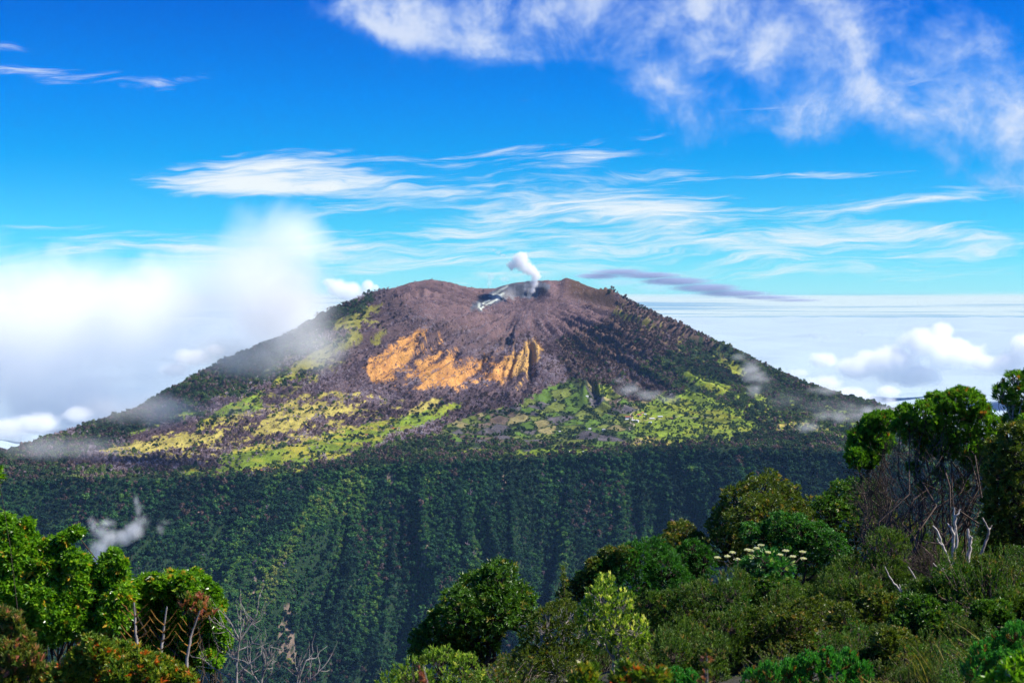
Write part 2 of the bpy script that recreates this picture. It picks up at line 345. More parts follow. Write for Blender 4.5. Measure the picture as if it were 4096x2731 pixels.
def cover_of(u, v, d):
    """land cover at projected pixels; d = metres below the plateau edge"""
    k = np.full(u.shape, DEAD)
    ju = u + 44 * (fbm(u / 40, v / 26, 4, .6) - 0.5) + 12 * (vnoise(u / 6, v / 5) - 0.5)
    jv = v + 34 * (fbm(u / 26 + 50, v / 40, 4, .6) - 0.5) + 8 * (vnoise(u / 6 + 9, v / 5) - 0.5)
    wu = ju + 190 * (fbm(u / 130 + 9, v / 60, 4, .62) - .5); wv = jv + 90 * (fbm(u / 130, v / 60 + 4, 4, .62) - .5)   # woods grade into one another
    for c, poly in COVER: k[inside(wu, wv, poly) if c in (GREEN, BROWN) else inside(ju, jv, poly)] = c
    patch = fbm(u / 34 + 3, v / 11, 4, .6)
    for c, poly, thr in SPECKLE: k[inside(ju, jv, poly) & (patch > thr)] = c
    k[d > 12] = SCARP
    for poly in SLIPS: k[inside(ju, jv, poly) & (d > 12) & (vnoise(u / 5, v / 16) > .35)] = SOIL
    return k
PLOT = np.random.default_rng(5)
PLOT_P = PLOT.uniform([-2700, 6000], [1900, 8600], (1700, 2))
PLOT_C = PLOT.choice(5, 1700, p=[.30, .26, .14, .18, .12])
PLOT_S = PLOT.uniform(.72, 1.25, 1700)
PLOT_COL = np.array([[.120, .150, .032], [.085, .150, .025], [.20, .175, .075], [.085, .078, .085], [.115, .085, .066]])
def plot_color(x, y):
    """farm plots: the nearest of scattered plot centres, with a darker hedge line between"""
    col = np.zeros((len(x), 3)); edge = np.zeros(len(x)); shade = np.zeros(len(x))
    a = x + 25 * (fbm(x / 120, y / 120, 2) - .5); b = y + 25 * (fbm(x / 120 + 7, y / 120, 2) - .5)
    for i in range(0, len(x), 20000):
        dx = a[i:i + 20000, None] - PLOT_P[None, :, 0]; dy = (b[i:i + 20000, None] - PLOT_P[None, :, 1]) * 0.75
        D = np.hypot(dx, dy); o = np.argpartition(D, 1, axis=1)[:, :2]
        d0 = np.take_along_axis(D, o, 1); sw = d0[:, 0] > d0[:, 1]
        n = np.where(sw, o[:, 1], o[:, 0]); col[i:i + 20000] = PLOT_COL[PLOT_C[n]]; shade[i:i + 20000] = PLOT_S[n]; edge[i:i + 20000] = np.abs(d0[:, 0] - d0[:, 1])
    return col, edge, shade
CCOL = np.array([[.022, .040, .016], [.092, .062, .064], [.46, .235, .070], [.35, .30, .075], [.150, .215, .022], [.12, .15, .03],
                 [.135, .088, .090], [.085, .095, .12], [.105, .068, .056], [.018, .040, .016], [.21, .20, .045], [.21, .155, .12]])

def build_volcano():
    NA = 800
    A = np.linspace(-0.56, 0.56, NA)
    rows = np.concatenate([np.linspace(420, 4200, 24), np.linspace(4300, 4900, 20), np.linspace(4910, 6750, 190), np.linspace(6760, 9760, 310), np.linspace(9790, 10700, 14)])
    YY, AA = np.meshgrid(rows, A, indexing='ij'); XX = YY * AA
    Z = height(XX.ravel(), YY.ravel())
    V = np.column_stack([XX.ravel(), YY.ravel(), Z])
    NR = len(rows)
    i = np.arange(NR * NA).reshape(NR, NA)
    F = np.stack([i[:-1, :-1], i[:-1, 1:], i[1:, 1:], i[1:, :-1]], -1).reshape(-1, 4)
    u, v = pix(V[:, 0], V[:, 1], V[:, 2])
    Ye = edge_y(V[:, 0])
    k = cover_of(u, v, Ye - V[:, 1])
    c = CCOL[k].copy()
    f = np.where(k == FIELD)[0]
    pc, pe, ps = plot_color(V[f, 0], V[f, 1]); pc[pe < 7] = (.03, .045, .018); c[f] = pc * ps[:, None]
    f = np.where((k == PASTURE) | (k == YELLOW))[0]
    pc, pe, ps = plot_color(V[f, 0], V[f, 1]); cf = c[f] * ps[:, None] ** .8; cf[pe < 4] *= .65; c[f] = cf
    # worn variation of each cover, its own colour
    nz = fbm(V[:, 0] / 55, V[:, 1] / 40, 4)
    c *= (0.62 + 0.76 * nz)[:, None]
    gr = (k == PASTURE); t = sstep(fbm(V[:, 0] / 130 + 4, V[:, 1] / 100, 3), .45, .68)[:, None]
    left = sstep(-V[:, 0], 300, 900)[:, None]
    c[gr] = c[gr] * (1 - 0.8 * t[gr] * (0.4 + 0.6 * left[gr])) + np.array([.33, .29, .04]) * 0.8 * t[gr] * (0.4 + 0.6 * left[gr])
    og = (k == ORANGE); t = fbm(V[:, 0] / 70, V[:, 1] / 110 + 3, 3)[:, None]
    mo = sstep(fbm(V[:, 0] / 34 + 2, V[:, 1] / 60, 4, .65), .46, .66)[:, None]
    c[og] = (c[og] * (1 - .6 * mo[og]) + .6 * mo[og] * np.array([.24, .105, .040])) * (0.8 + 0.5 * t[og]); rr = sstep(u, 1990, 2090)[:, None] * og[:, None]; c = c * (1 - rr) + rr * (np.array([.44, .27, .085]) * (0.8 + 0.4 * nz[:, None]))
    ct = (k == CRATER)
    wu = u + 14 * (fbm(u / 12, v / 12, 3) - .5); wv = v + 9 * (fbm(u / 9 + 5, v / 9, 3) - .5)
    lines = sstep(ridged((0.55 * u + v) / 7.0, (u - v) / 120.0, 2), .35, .75)
    st = inside(wu, wv, [(1900, 1232), (1935, 1208), (1990, 1182), (2024, 1168), (2022, 1180), (1985, 1204), (1940, 1226), (1908, 1242)]) * lines
    st = np.maximum(st, .45 * lines * inside(wu, wv, [(1958, 1185), (1990, 1160), (2030, 1138), (2034, 1148), (2000, 1172), (1970, 1196)]))
    ashy = sstep(np.abs(u - 2040), 34, 10) * sstep(v, 1150, 1170)
    cc = c[ct] * (0.6 + 0.8 * vnoise(u[ct] / 9, v[ct] / 9))[:, None]
    cc = cc * (1 - st[ct][:, None]) + np.array([.55, .60, .52]) * st[ct][:, None]
    cc = cc * (1 - .7 * ashy[ct][:, None]) + .7 * np.array([.24, .23, .24]) * ashy[ct][:, None]
    c[ct] = cc
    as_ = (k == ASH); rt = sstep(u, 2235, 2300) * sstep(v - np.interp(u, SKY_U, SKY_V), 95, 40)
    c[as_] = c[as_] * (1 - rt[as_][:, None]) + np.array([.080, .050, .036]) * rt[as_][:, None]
    me = bpy.data.meshes.new('volcano'); me.vertices.add(len(V)); me.vertices.foreach_set('co', V.ravel())
    me.loops.add(F.size); me.loops.foreach_set('vertex_index', F.ravel())
    me.polygons.add(len(F)); me.polygons.foreach_set('loop_start', np.arange(0, F.size, 4)); me.polygons.foreach_set('loop_total', np.full(len(F), 4))
    me.polygons.foreach_set('use_smooth', np.ones(len(F), bool)); me.update()
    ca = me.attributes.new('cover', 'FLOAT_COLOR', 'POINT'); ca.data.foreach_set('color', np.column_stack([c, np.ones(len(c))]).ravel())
    m, g, o = new_mat('volcano ground')
    col = g.attr('cover', out='Color')
    geo = g.node('ShaderNodeNewGeometry'); p = geo.outputs['Position']
    n1 = g.noise(p, 0.09, 4, 0.6); n2 = g.noise(p, 0.012, 3, 0.5)
    f1 = g.add(g.mul(n1, 0.9), g.add(g.mul(n2, 0.35), 0.38))
    c2 = g.mix(1.0, col, g.vec(f1, f1, f1), 'MULTIPLY')
    b = g.node('ShaderNodeBsdfPrincipled'); g.put(b.inputs['Base Color'], c2); b.inputs['Roughness'].default_value = 0.95
    b.inputs['Specular IOR Level'].default_value = 0.1
    bp = g.node('ShaderNodeBump'); bp.inputs['Strength'].default_value = 0.7; bp.inputs['Distance'].default_value = 6.0
    g.put(bp.inputs['Height'], n1); g.put(b.inputs['Normal'], bp.outputs[0])
    m.node_tree.links.new(b.outputs[0], o.inputs[0])
    me.materials.append(m)
    ob = bpy.data.objects.new('volcano', me); COL.objects.link(ob); ob['kind'] = 'structure'
    ob['label'] = 'smoking volcano with ash-grey cone, orange slopes and green farm plateau'
    return ob

build_volcano()
# ------------------------------------------------------------------ mesh helpers
def mesh_from(name, V, F, mats=(), tint=None, mi=None, smooth=False):
    """V (n,3); F list of index arrays, each (m,3) or (m,4)"""
    me = bpy.data.meshes.new(name)
    V = np.asarray(V, np.float32); me.vertices.add(len(V)); me.vertices.foreach_set('co', V.ravel())
    FS = [np.asarray(f, np.int32) for f in F if len(f)]
    li = np.concatenate([f.ravel() for f in FS]); tot = np.concatenate([np.full(len(f), f.shape[1], np.int32) for f in FS])
    st = np.concatenate([[0], np.cumsum(tot)[:-1]]).astype(np.int32)
    me.loops.add(len(li)); me.loops.foreach_set('vertex_index', li)
    me.polygons.add(len(tot)); me.polygons.foreach_set('loop_start', st); me.polygons.foreach_set('loop_total', tot)
    if mi is not None: me.polygons.foreach_set('material_index', np.asarray(mi, np.int32))
    me.polygons.foreach_set('use_smooth', np.full(len(tot), smooth))
    if tint is not None:
        a = me.attributes.new('tint', 'FLOAT', 'POINT'); a.data.foreach_set('value', np.asarray(tint, np.float32))
    me.update()
    for m in mats: me.materials.append(m)
    return me
def unit(a): return a / np.maximum(np.linalg.norm(a, axis=-1, keepdims=True), 1e-9)
def tubes(paths, sides=5):
    """paths: list of (points (k,3), radii (k)) -> V, F of tapering limbs"""
    V = []; F = []; n = 0
    for P, rad in paths:
        P = np.asarray(P, float); rad = np.asarray(rad, float); k = len(P)
        T = unit(np.gradient(P, axis=0)); ref = np.array([0.31, 0.93, 0.2])
        A = unit(np.cross(T, ref)); B = np.cross(T, A)
        th = np.arange(sides) * 2 * np.pi / sides
        ring = P[:, None] + rad[:, None, None] * (np.cos(th)[None, :, None] * A[:, None] + np.sin(th)[None, :, None] * B[:, None])
        V.append(ring.reshape(-1, 3))
        i = n + np.arange(k * sides).reshape(k, sides); j = np.roll(i, -1, axis=1)
        F.append(np.stack([i[:-1], j[:-1], j[1:], i[1:]], -1).reshape(-1, 4)); n += k * sides
    return np.concatenate(V), np.concatenate(F)
def bent(a, b, r0, r1, k=5, sag=0.0, wob=0.06, rg=rng):
    a = np.asarray(a, float); b = np.asarray(b, float); t = np.linspace(0, 1, k)[:, None]
    L = np.linalg.norm(b - a); P = a + (b - a) * t + rg.normal(0, wob * L, (k, 3)) * np.sin(t * np.pi) ** 0.7
    P[:, 2] += sag * L * np.sin(t[:, 0] * np.pi)
    return P, np.linspace(r0, r1, k)

# ------------------------------------------------------------------ far trees
def leaf_shader(name, stops, rough=0.6, trans=0.25, spec=0.3, kind='GEOMETRY', var=0.5, scale=1.0):
    """foliage: colour by the tint of each leaf, some light passing through"""
    m, g, o = new_mat(name)
    t = g.attr('tint', kind)
    if kind == 'INSTANCER':
        info = g.node('ShaderNodeObjectInfo'); gt = g.attr('tint', 'GEOMETRY')
        t = g.sat(g.add(t, g.mul(g.sub(gt, 0.5), var)))
    col = g.ramp(t, stops)
    b = g.node('ShaderNodeBsdfPrincipled'); g.put(b.inputs['Base Color'], col); b.inputs['Roughness'].default_value = rough
    b.inputs['Specular IOR Level'].default_value = spec
    sh = b.outputs[0]
    if trans > 0:
        tr = g.node('ShaderNodeBsdfTranslucent'); g.put(tr.inputs[0], g.mix(1.0, col, (1.5, 1.6, 0.5), 'MULTIPLY'))
        mx = g.node('ShaderNodeMixShader'); mx.inputs[0].default_value = trans
        m.node_tree.links.new(b.outputs[0], mx.inputs[1]); m.node_tree.links.new(tr.outputs[0], mx.inputs[2]); sh = mx.outputs[0]
    m.node_tree.links.new(sh, o.inputs[0])
    return m
def bark_shader(name, c1, c2, scale=8.0, rough=0.9):
    m, g, o = new_mat(name)
    geo = g.node('ShaderNodeNewGeometry'); n = g.noise(geo.outputs['Position'], scale, 4, 0.65)
    b = g.node('ShaderNodeBsdfPrincipled'); g.put(b.inputs['Base Color'], g.ramp(n, [(0.3, c1), (0.7, c2)])); b.inputs['Roughness'].default_value = rough
    b.inputs['Specular IOR Level'].default_value = 0.2
    m.node_tree.links.new(b.outputs[0], o.inputs[0]); return m

def far_leafy(name, seed, mats, n=110, tall=1.0, size=0.33, lobes=5):
    """unit broadleaf tree seen from kilometres away: clumped crown of leaf sprays on a trunk; crown radius about 1"""
    r = np.random.default_rng(seed)
    L = np.column_stack([r.normal(0, .42, lobes), r.normal(0, .42, lobes), 1.25 * tall + r.normal(0, .22, lobes)]); LR = r.uniform(.45, .72, lobes)
    w = r.integers(0, lobes, n); d = unit(r.normal(0, 1, (n, 3)) + np.array([0, 0, .35]))
    P = L[w] + d * LR[w][:, None] * r.uniform(.75, 1.05, (n, 1)); P[:, 2] = np.maximum(P[:, 2], .55 * tall)
    N = unit(d + r.normal(0, .55, (n, 3))); A = unit(np.cross(N, r.normal(0, 1, (n, 3)))); B = np.cross(N, A)
    s = size * r.uniform(.6, 1.25, (n, 1)); e = r.uniform(.5, 1.0, (n, 1))
    q = np.stack([P - A * s, P - B * s * e, P + A * s, P + B * s * e + N * s * .35], 1)
    V = q.reshape(-1, 3); F = np.arange(4 * n).reshape(n, 4); t = np.repeat(r.uniform(0, 1, n), 4)
    paths = [bent((0, 0, -.5), (r.normal(0, .08), r.normal(0, .08), 1.2 * tall), .10, .05, 4, rg=r)]
    for i in range(3): paths.append(bent((0, 0, .7 * tall), L[i], .05, .02, 3, rg=r))
    tv, tf = tubes(paths, 4)
    V = np.concatenate([V, tv]); mi = np.concatenate([np.zeros(n, int), np.ones(len(tf), int)])
    me = mesh_from(name, V, [F, tf + 4 * n], mats, np.concatenate([t, np.full(len(tv), .5)]), mi)
    return me
def far_bare(name, seed, mats, n=150, tall=1.0):
    """unit ash-killed tree: fan of grey branches and twigs, no leaves"""
    r = np.random.default_rng(seed); paths = [bent((0, 0, -.5), (r.normal(0, .06), r.normal(0, .06), 1.1 * tall), .11, .06, 4, rg=r)]
    tips = []
    for i in range(9):
        d = unit(np.array([r.normal(0, .8), r.normal(0, .8), r.uniform(.3, 1.0)])); a = np.array([0, 0, r.uniform(.45, 1.05) * tall]); b = a + d * r.uniform(.7, 1.05)
        paths.append(bent(a, b, .055, .03, 4, rg=r)); tips.append((a, b))
    tv, tf = tubes(paths, 4)
    w = r.integers(0, 9, n); A0 = np.array([t[0] for t in tips])[w]; B0 = np.array([t[1] for t in tips])[w]
    P = A0 + (B0 - A0) * r.uniform(.35, 1.0, (n, 1)); d = unit(unit(B0 - A0) + r.normal(0, .75, (n, 3)) + np.array([0, 0, .4])); l = r.uniform(.22, .5, (n, 1)); wd = unit(np.cross(d, r.normal(0, 1, (n, 3)))) * r.uniform(.035, .075, (n, 1))
    q = np.stack([P - wd, P + wd, P + d * l + wd * .5, P + d * l - wd * .5], 1).reshape(-1, 3)
    V = np.concatenate([q, tv]); F = np.arange(4 * n).reshape(n, 4)
    return mesh_from(name, V, [F, tf + 4 * n], mats, np.concatenate([np.repeat(r.uniform(0, 1, n), 4), np.full(len(tv), .4)]), np.zeros(n + len(tf), int))

def scatter(name, meshes, P, scale, tint, seed=1, label='', sink=0.0):
    """one object that grows a copy of one of the meshes at every point"""
    r = np.random.default_rng(seed); n = len(P)
    src = bpy.data.collections.new(name + ' sources')
    for i, me in enumerate(meshes):
        o = bpy.data.objects.new('%s_source' % name, me); src.objects.link(o)
    me = bpy.data.meshes.new(name); me.vertices.add(n); me.vertices.foreach_set('co', np.asarray(P, np.float32).ravel())
    def at_(nm, ty, key, val):
        a = me.attributes.new(nm, ty, 'POINT'); a.data.foreach_set(key, np.ascontiguousarray(val).ravel())
    at_('tint', 'FLOAT', 'value', tint.astype(np.float32))
    at_('siz', 'FLOAT_VECTOR', 'vector', scale.astype(np.float32))
    at_('rot', 'FLOAT_VECTOR', 'vector', np.column_stack([r.normal(0, .07, n), r.normal(0, .07, n), r.uniform(0, 6.283, n)]).astype(np.float32))
    at_('pick', 'INT', 'value', r.integers(0, len(meshes), n).astype(np.int32))
    me.update()
    o = bpy.data.objects.new(name, me); COL.objects.link(o); o['kind'] = 'stuff'; o['label'] = label
    ng = bpy.data.node_groups.new(name, 'GeometryNodeTree'); ng.is_modifier = True
    ng.interface.new_socket('Geometry', in_out='INPUT', socket_type='NodeSocketGeometry')
    ng.interface.new_socket('Geometry', in_out='OUTPUT', socket_type='NodeSocketGeometry')
    N = ng.nodes; K = ng.links.new
    gi = N.new('NodeGroupInput'); go = N.new('NodeGroupOutput'); ip = N.new('GeometryNodeInstanceOnPoints')
    ci = N.new('GeometryNodeCollectionInfo'); ci.inputs['Collection'].default_value = src; ci.inputs['Separate Children'].default_value = True; ci.inputs['Reset Children'].default_value = True
    def named(nm, ty):
        a = N.new('GeometryNodeInputNamedAttribute'); a.data_type = ty; a.inputs['Name'].default_value = nm; return a.outputs[0]
    K(gi.outputs[0], ip.inputs['Points']); K(ci.outputs[0], ip.inputs['Instance']); ip.inputs['Pick Instance'].default_value = True
    K(named('pick', 'INT'), ip.inputs['Instance Index']); K(named('siz', 'FLOAT_VECTOR'), ip.inputs['Scale'])
    e2r = N.new('FunctionNodeEulerToRotation'); K(named('rot', 'FLOAT_VECTOR'), e2r.inputs[0]); K(e2r.outputs[0], ip.inputs['Rotation'])
    K(ip.outputs[0], go.inputs[0])
    md = o.modifiers.new('grow', 'NODES'); md.node_group = ng
    return o

def build_forests():
    bark = bark_shader('far bark', (.07, .055, .045), (.16, .13, .115), .5)
    GRN = [(0.0, (.022, .045, .022)), (.45, (.045, .088, .034)), (.8, (.085, .15, .042)), (1.0, (.17, .22, .055))]
    SCP = [(0.0, (.009, .032, .020)), (.35, (.021, .076, .034)), (.62, (.050, .155, .036)), (.85, (.16, .27, .040)), (1.0, (.34, .32, .10))]
    DED = [(0.0, (.15, .102, .108)), (.4, (.31, .225, .245)), (.72, (.50, .395, .42)), (1.0, (.70, .60, .61))]
    BRN = [(0.0, (.075, .050, .044)), (.5, (.155, .105, .092)), (1.0, (.27, .195, .17))]
    mg = leaf_shader('far forest leaves', GRN, .7, .15, .15, 'INSTANCER'); ms = leaf_shader('scarp forest leaves', SCP, .7, .15, .15, 'INSTANCER', var=.28)
    md = leaf_shader('ash-grey twigs', DED, .9, 0, .1, 'INSTANCER'); mb = leaf_shader('scorched leaves', BRN, .9, .1, .1, 'INSTANCER')
    T_g = [far_leafy('broadleaf_%d' % i, 20 + i, (mg, bark), 130, (1.0, 1.25, .85, 1.1)[i]) for i in range(4)]
    T_s = [far_leafy('gorge_tree_%d' % i, 40 + i, (ms, bark), 210, (1.0, 1.5, .8, 1.2, 1.9)[i], .26, (5, 6, 4, 7, 5)[i]) for i in range(5)]
    T_d = [far_bare('bare_tree_%d' % i, 60 + i, (md,), 150, (1.0, 1.2, .9)[i]) for i in range(3)]
    T_b = [far_leafy('scorched_tree_%d' % i, 80 + i, (mb, bark), 90, (1.0, 1.2)[i]) for i in range(2)]
    r = np.random.default_rng(3)
    step = 11.8
    gx, gy = np.meshgrid(np.arange(-4300, 4300, step), np.arange(4500, 9800, step)); x = gx.ravel() + r.uniform(-.5, .5, gx.size) * step; y = gy.ravel() + r.uniform(-.5, .5, gx.size) * step
    # the gorge wall carries a closer, finer wood
    gx, gy = np.meshgrid(np.arange(-3000, 3000, 8.6), np.arange(4500, 6900, 7.2)); xs = gx.ravel() + r.uniform(-.5, .5, gx.size) * 8.6; ys = gy.ravel() + r.uniform(-.5, .5, gx.size) * 7.2
    on = ys < edge_y(xs) - 12; off = y >= edge_y(x) - 12; x = np.concatenate([x[off], xs[on]]); y = np.concatenate([y[off], ys[on]])
    ok = np.abs(x / y) < 0.43; x = x[ok]; y = y[ok]
    z = height(x, y); u, v = pix(x, y, z)
    Yr = np.interp(u, RID_U, RID_Y)
    ok = (v < 2860) & (y < Yr + 40); x, y, z, u, v = x[ok], y[ok], z[ok], u[ok], v[ok]
    Ye = edge_y(x)
    k = cover_of(u, v, Ye - y)
    clump = fbm(x / 70, y / 70, 3); big = fbm(x / 260 + 8, y / 260, 3)
    q = r.uniform(0, 1, len(x))
    prob = np.zeros(len(x))
    prob[k == GREEN] = .80; prob[k == DEAD] = .86; prob[k == BROWN] = .82; prob[k == SCARP] = .98; prob[k == SOIL] = .22
    prob[k == ASH] = .72 * sstep(v[k == ASH] - np.interp(u[k == ASH], SKY_U, SKY_V), 20, 110) + .16
    for c_, a_, b_ in ((ORANGE, .24, .8), (YELLOW, .07, .45), (OLIVE, .08, .5)): prob[k == c_] = np.where(clump[k == c_] > .55, b_, a_)
    prob[k == PASTURE] = np.where(clump[k == PASTURE] > .63, .40, .06)
    fi = (k == FIELD); cl = clump[fi]; pc, pe, ps = plot_color(x[fi], y[fi]); prob[fi] = np.where(cl > .68, .40, .008) + np.where(pe < 8, .2, 0)
    pi = np.where((k == PASTURE) | (k == YELLOW))[0]; pc, pe, ps = plot_color(x[pi], y[pi]); prob[pi] += np.where(pe < 7, .12, 0)
    # right-hand pasture: scattered trees, thicker toward the forest; openings in the green wood show grass
    opn = (k == GREEN) & (clump < .40) & (big > .5); prob[opn] = .25
    keep = q < prob; x, y, z, u, v, k, clump, big = (w[keep] for w in (x, y, z, u, v, k, clump, big))
    n = len(x); sz = np.clip(np.exp(r.normal(-.06, .34, n)), .4, 1.75); tint = np.clip(r.normal(.48, .22, n) + (big - .5) * 1.5, 0, 1)
    # what kind of tree
    kind = np.full(n, 0)                                      # 0 green 1 gorge 2 bare 3 scorched
    kind[(k == SCARP) | (k == SOIL)] = 1; sz[k == SCARP] = np.clip(np.exp(r.normal(-.08, .44, (k == SCARP).sum())), .38, 2.3)
    p = r.uniform(0, 1, n)
    lefty = sstep(-x, -200, 500)
    kind[(k == DEAD)] = 2; kind[(k == ASH) | (k == ORANGE)] = 2
    kind[(k == YELLOW) & (p < .6)] = 2; kind[(k == OLIVE) & (p < .4)] = 2
    kind[(k == PASTURE) & (x < -150) & (p < .35)] = 2
    kind[(k == BROWN) & (p < .68)] = 3; kind[(k == BROWN) & (p > .78)] = 2
    kind[(k == DEAD) & (p < .10)] = 3
    fieldedge = (k == DEAD) & (v > 1560 + (2100 - u) * .14); kind[fieldedge & (p < .35)] = 3
    kind[(k == GREEN) & (p < .18 + .3 * (clump > .55))] = 3
    kind[(k == GREEN) & (x < -600) & (p > .93)] = 2
    kind[(k == SCARP) & (p < .10 * sstep(big, .46, .66) * 2)] = 3
    kind[(k == SCARP) & (p > .985)] = 2
    sz[k == ASH] *= .58; sz[(k == ORANGE)] *= .62; sz[(k == DEAD)] *= .92; sz[k == GREEN] *= .95
    sz[(k == PASTURE) | (k == FIELD) | (k == YELLOW)] *= .82
    g_ = k == SCARP; dg = edge_y(x[g_]) - y[g_]; xg = x[g_] + .85 * sstep(-x[g_], 500, 1500) * dg      # streaks of lighter and darker wood run down the wall
    tint[g_] = np.clip(.35 + r.normal(0, .10, g_.sum()) + 1.15 * (fbm(xg / 75 + 3, dg / 420, 4, .6) - .5) + .5 * (fbm(x[g_] / 500, y[g_] / 400 + 7, 3) - .5), 0, 1)
    R0 = np.where(k == SCARP, 6.0, 6.5) * sz
    sc3 = np.column_stack([R0, R0, R0 * r.uniform(.85, 1.25, n)])
    P = np.column_stack([x, y, z])
    solo = ((k == PASTURE) | (k == FIELD)) & (kind == 0) & (np.abs(u - 2050) < 2000) & (v < 1860)
    idx = np.where(solo)[0]; idx = idx[np.argsort(-(R0[idx] / y[idx]) * (1 + .6 * (u[idx] > 2440)))[:300]]
    rest = np.ones(n, bool); rest[idx] = False
    for kd, nm, T, lab in ((0, 'green_forest', T_g, 'dark green broadleaf forest clothing both flanks of the volcano'), (1, 'gorge_forest', T_s, 'dense dark forest covering the steep gorge wall below the plateau'),
                           (2, 'ash_killed_forest', T_d, 'leafless lilac-grey forest killed by ash on the cone'), (3, 'scorched_forest', T_b, 'brown scorched trees mixed among the living forest')):
        s_ = rest & (kind == kd); scatter(nm, T, P[s_], sc3[s_], tint[s_], 5 + kd, lab)
        print(nm, s_.sum())
    # the pasture trees that stand alone: one object each
    mp = leaf_shader('pasture tree leaves', GRN, .7, .15, .15, 'GEOMETRY')
    T_p = [far_leafy('pasture_tree_%d' % i, 100 + i, (mp, bark), 90, (1.0, 1.2, .9)[i]) for i in range(3)]
    for j, i in enumerate(idx):
        o = bpy.data.objects.new('pasture_tree', T_p[j % 3]); COL.objects.link(o)
        o.location = P[i]; o.scale = sc3[i]; o.rotation_euler = (0, 0, float(r.uniform(0, 6.28)))
        ui, vi = u[i], v[i]
        if k[i] == PASTURE and ui > 2700 and vi < 1600: lb, gp = 'small dark tree dotted over the high pasture on the right flank', 'trees on the high right pasture'
        elif k[i] == PASTURE and ui > 2440: lb, gp = 'small dark tree dotted over the bright pasture right of the farm buildings', 'trees on the bright right pasture'
        elif k[i] == PASTURE and ui < 1900: lb, gp = 'small dark tree on the long sunlit pasture band at the left foot of the cone', 'trees on the left pasture band'
        elif vi < 1680: lb, gp = 'small dark tree among the upper farm plots under the grey cone', 'trees among the upper farm plots'
        else: lb, gp = 'small dark tree among the lower farm plots near the gorge edge', 'trees among the lower farm plots'
        o['label'] = lb; o['category'] = 'tree'; o['group'] = gp

build_forests()
# ------------------------------------------------------------------ the hillside in front
def slope(x, y):
    """height of the near hillside under the camera"""
    x = np.asarray(x, float); y = np.asarray(y, float)
    z = -1.75 - 0.235 * y + 0.25 * x
    edge = np.interp(x / np.maximum(y, 1.0), [-.5, -.2, -.1, -.02, .1, .4], [15, 16, 34, 50, 64, 64])
    z = z - 0.75 * np.clip(y - edge, 0, None) + 0.35 * (fbm(x / 3.1, y / 3.1, 3) - .5)
    return z
def ground_hit(u, v):
    """where the sight line of a pixel meets the hillside"""
    Y = np.linspace(4, 75, 400); p0 = at(u, v, 1.0); z = p0.z * Y; x = p0.x * Y
    below = np.where(z < slope(x, Y))[0]
    Yh = Y[below[0]] if len(below) else 58.0
    return Vector((p0.x * Yh, Yh, float(slope(p0.x * Yh, Yh))))

def leaf_quads(P, D, L, W, tint, rg, fold=0.25):
    """one folded leaf blade at every P, pointing along D"""
    n = len(P); N = unit(np.cross(D, rg.normal(0, 1, (n, 3)))); N = np.where((N[:, 2:] < 0), -N, N); B = np.cross(D, N)
    L = np.broadcast_to(np.asarray(L, float).reshape(-1, 1), (n, 1)); W = np.broadcast_to(np.asarray(W, float).reshape(-1, 1), (n, 1))
    mid = P + D * L * .5
    q = np.stack([P, mid + B * W * .5 + N * W * fold, P + D * L - N * L * .06, mid - B * W * .5 + N * W * fold], 1)
    return q.reshape(-1, 3), np.repeat(tint, 4)
def crown_leaves(lobes, n, m, L, W, rg, spread=(25, 80), up=.5, shell=(.72, 1.03), tip=0.0, updir=.25, stem=0.0, flat=False):
    """lobes (k,4): n clusters of m leaves over the outsides of the lobes"""
    lobes = np.asarray(lobes, float); C = lobes[:, :3]; Rr = lobes[:, 3]
    w = rg.choice(len(lobes), n * 2, p=Rr ** 2 / (Rr ** 2).sum()); d = unit(rg.normal(0, 1, (n * 2, 3)) + np.array([0, 0, updir]))
    rad = rg.uniform(*shell, n * 2) * (1 + .12 * np.sin(d[:, 0] * 7 + w) * np.cos(d[:, 2] * 6 + 2 * w))
    c = C[w] + d * (Rr[w] * rad)[:, None]
    deep = np.min(np.linalg.norm(c[:, None] - C[None], axis=2) / Rr[None], axis=1)
    o = np.argsort(~(deep > .68), kind='stable')[:n]; c = c[o]; d = d[o]; deepk = deep[o]
    ax = unit(d * (1 - up) + np.array([0, 0, up]) + rg.normal(0, .22, (n, 3)))
    a = np.repeat(ax, m, 0); cc = np.repeat(c, m, 0); N = n * m
    ph = np.radians(rg.uniform(*spread, N))[:, None]
    if flat: perp = unit(np.cross(a, np.repeat(unit(np.cross(ax, np.array([0, 0, 1.0]))), m, 0))) * 0 + np.repeat(unit(np.cross(ax, np.array([.0, 0, 1.0]))), m, 0) * rg.choice([-1, 1], (N, 1))
    else: perp = unit(np.cross(a, rg.normal(0, 1, (N, 3))))
    D = unit(a * np.cos(ph) + perp * np.sin(ph))
    off = rg.uniform(-.5, .5, (N, 1)) * (stem if stem else L * .6)
    P = cc + a * off
    ct = np.repeat(np.clip(rg.normal(.42, .2, n), 0, 1), m); t = np.clip(ct + rg.normal(0, .13, N), 0, .86)
    if tip > 0:
        k = np.repeat(rg.uniform(0, 1, n) < tip, m); t = np.where(k, rg.uniform(.9, 1.0, N), t)
    Ls = L * rg.uniform(.7, 1.25, N); Ws = W * rg.uniform(.75, 1.2, N)
    return P, D, Ls, Ws, t, c

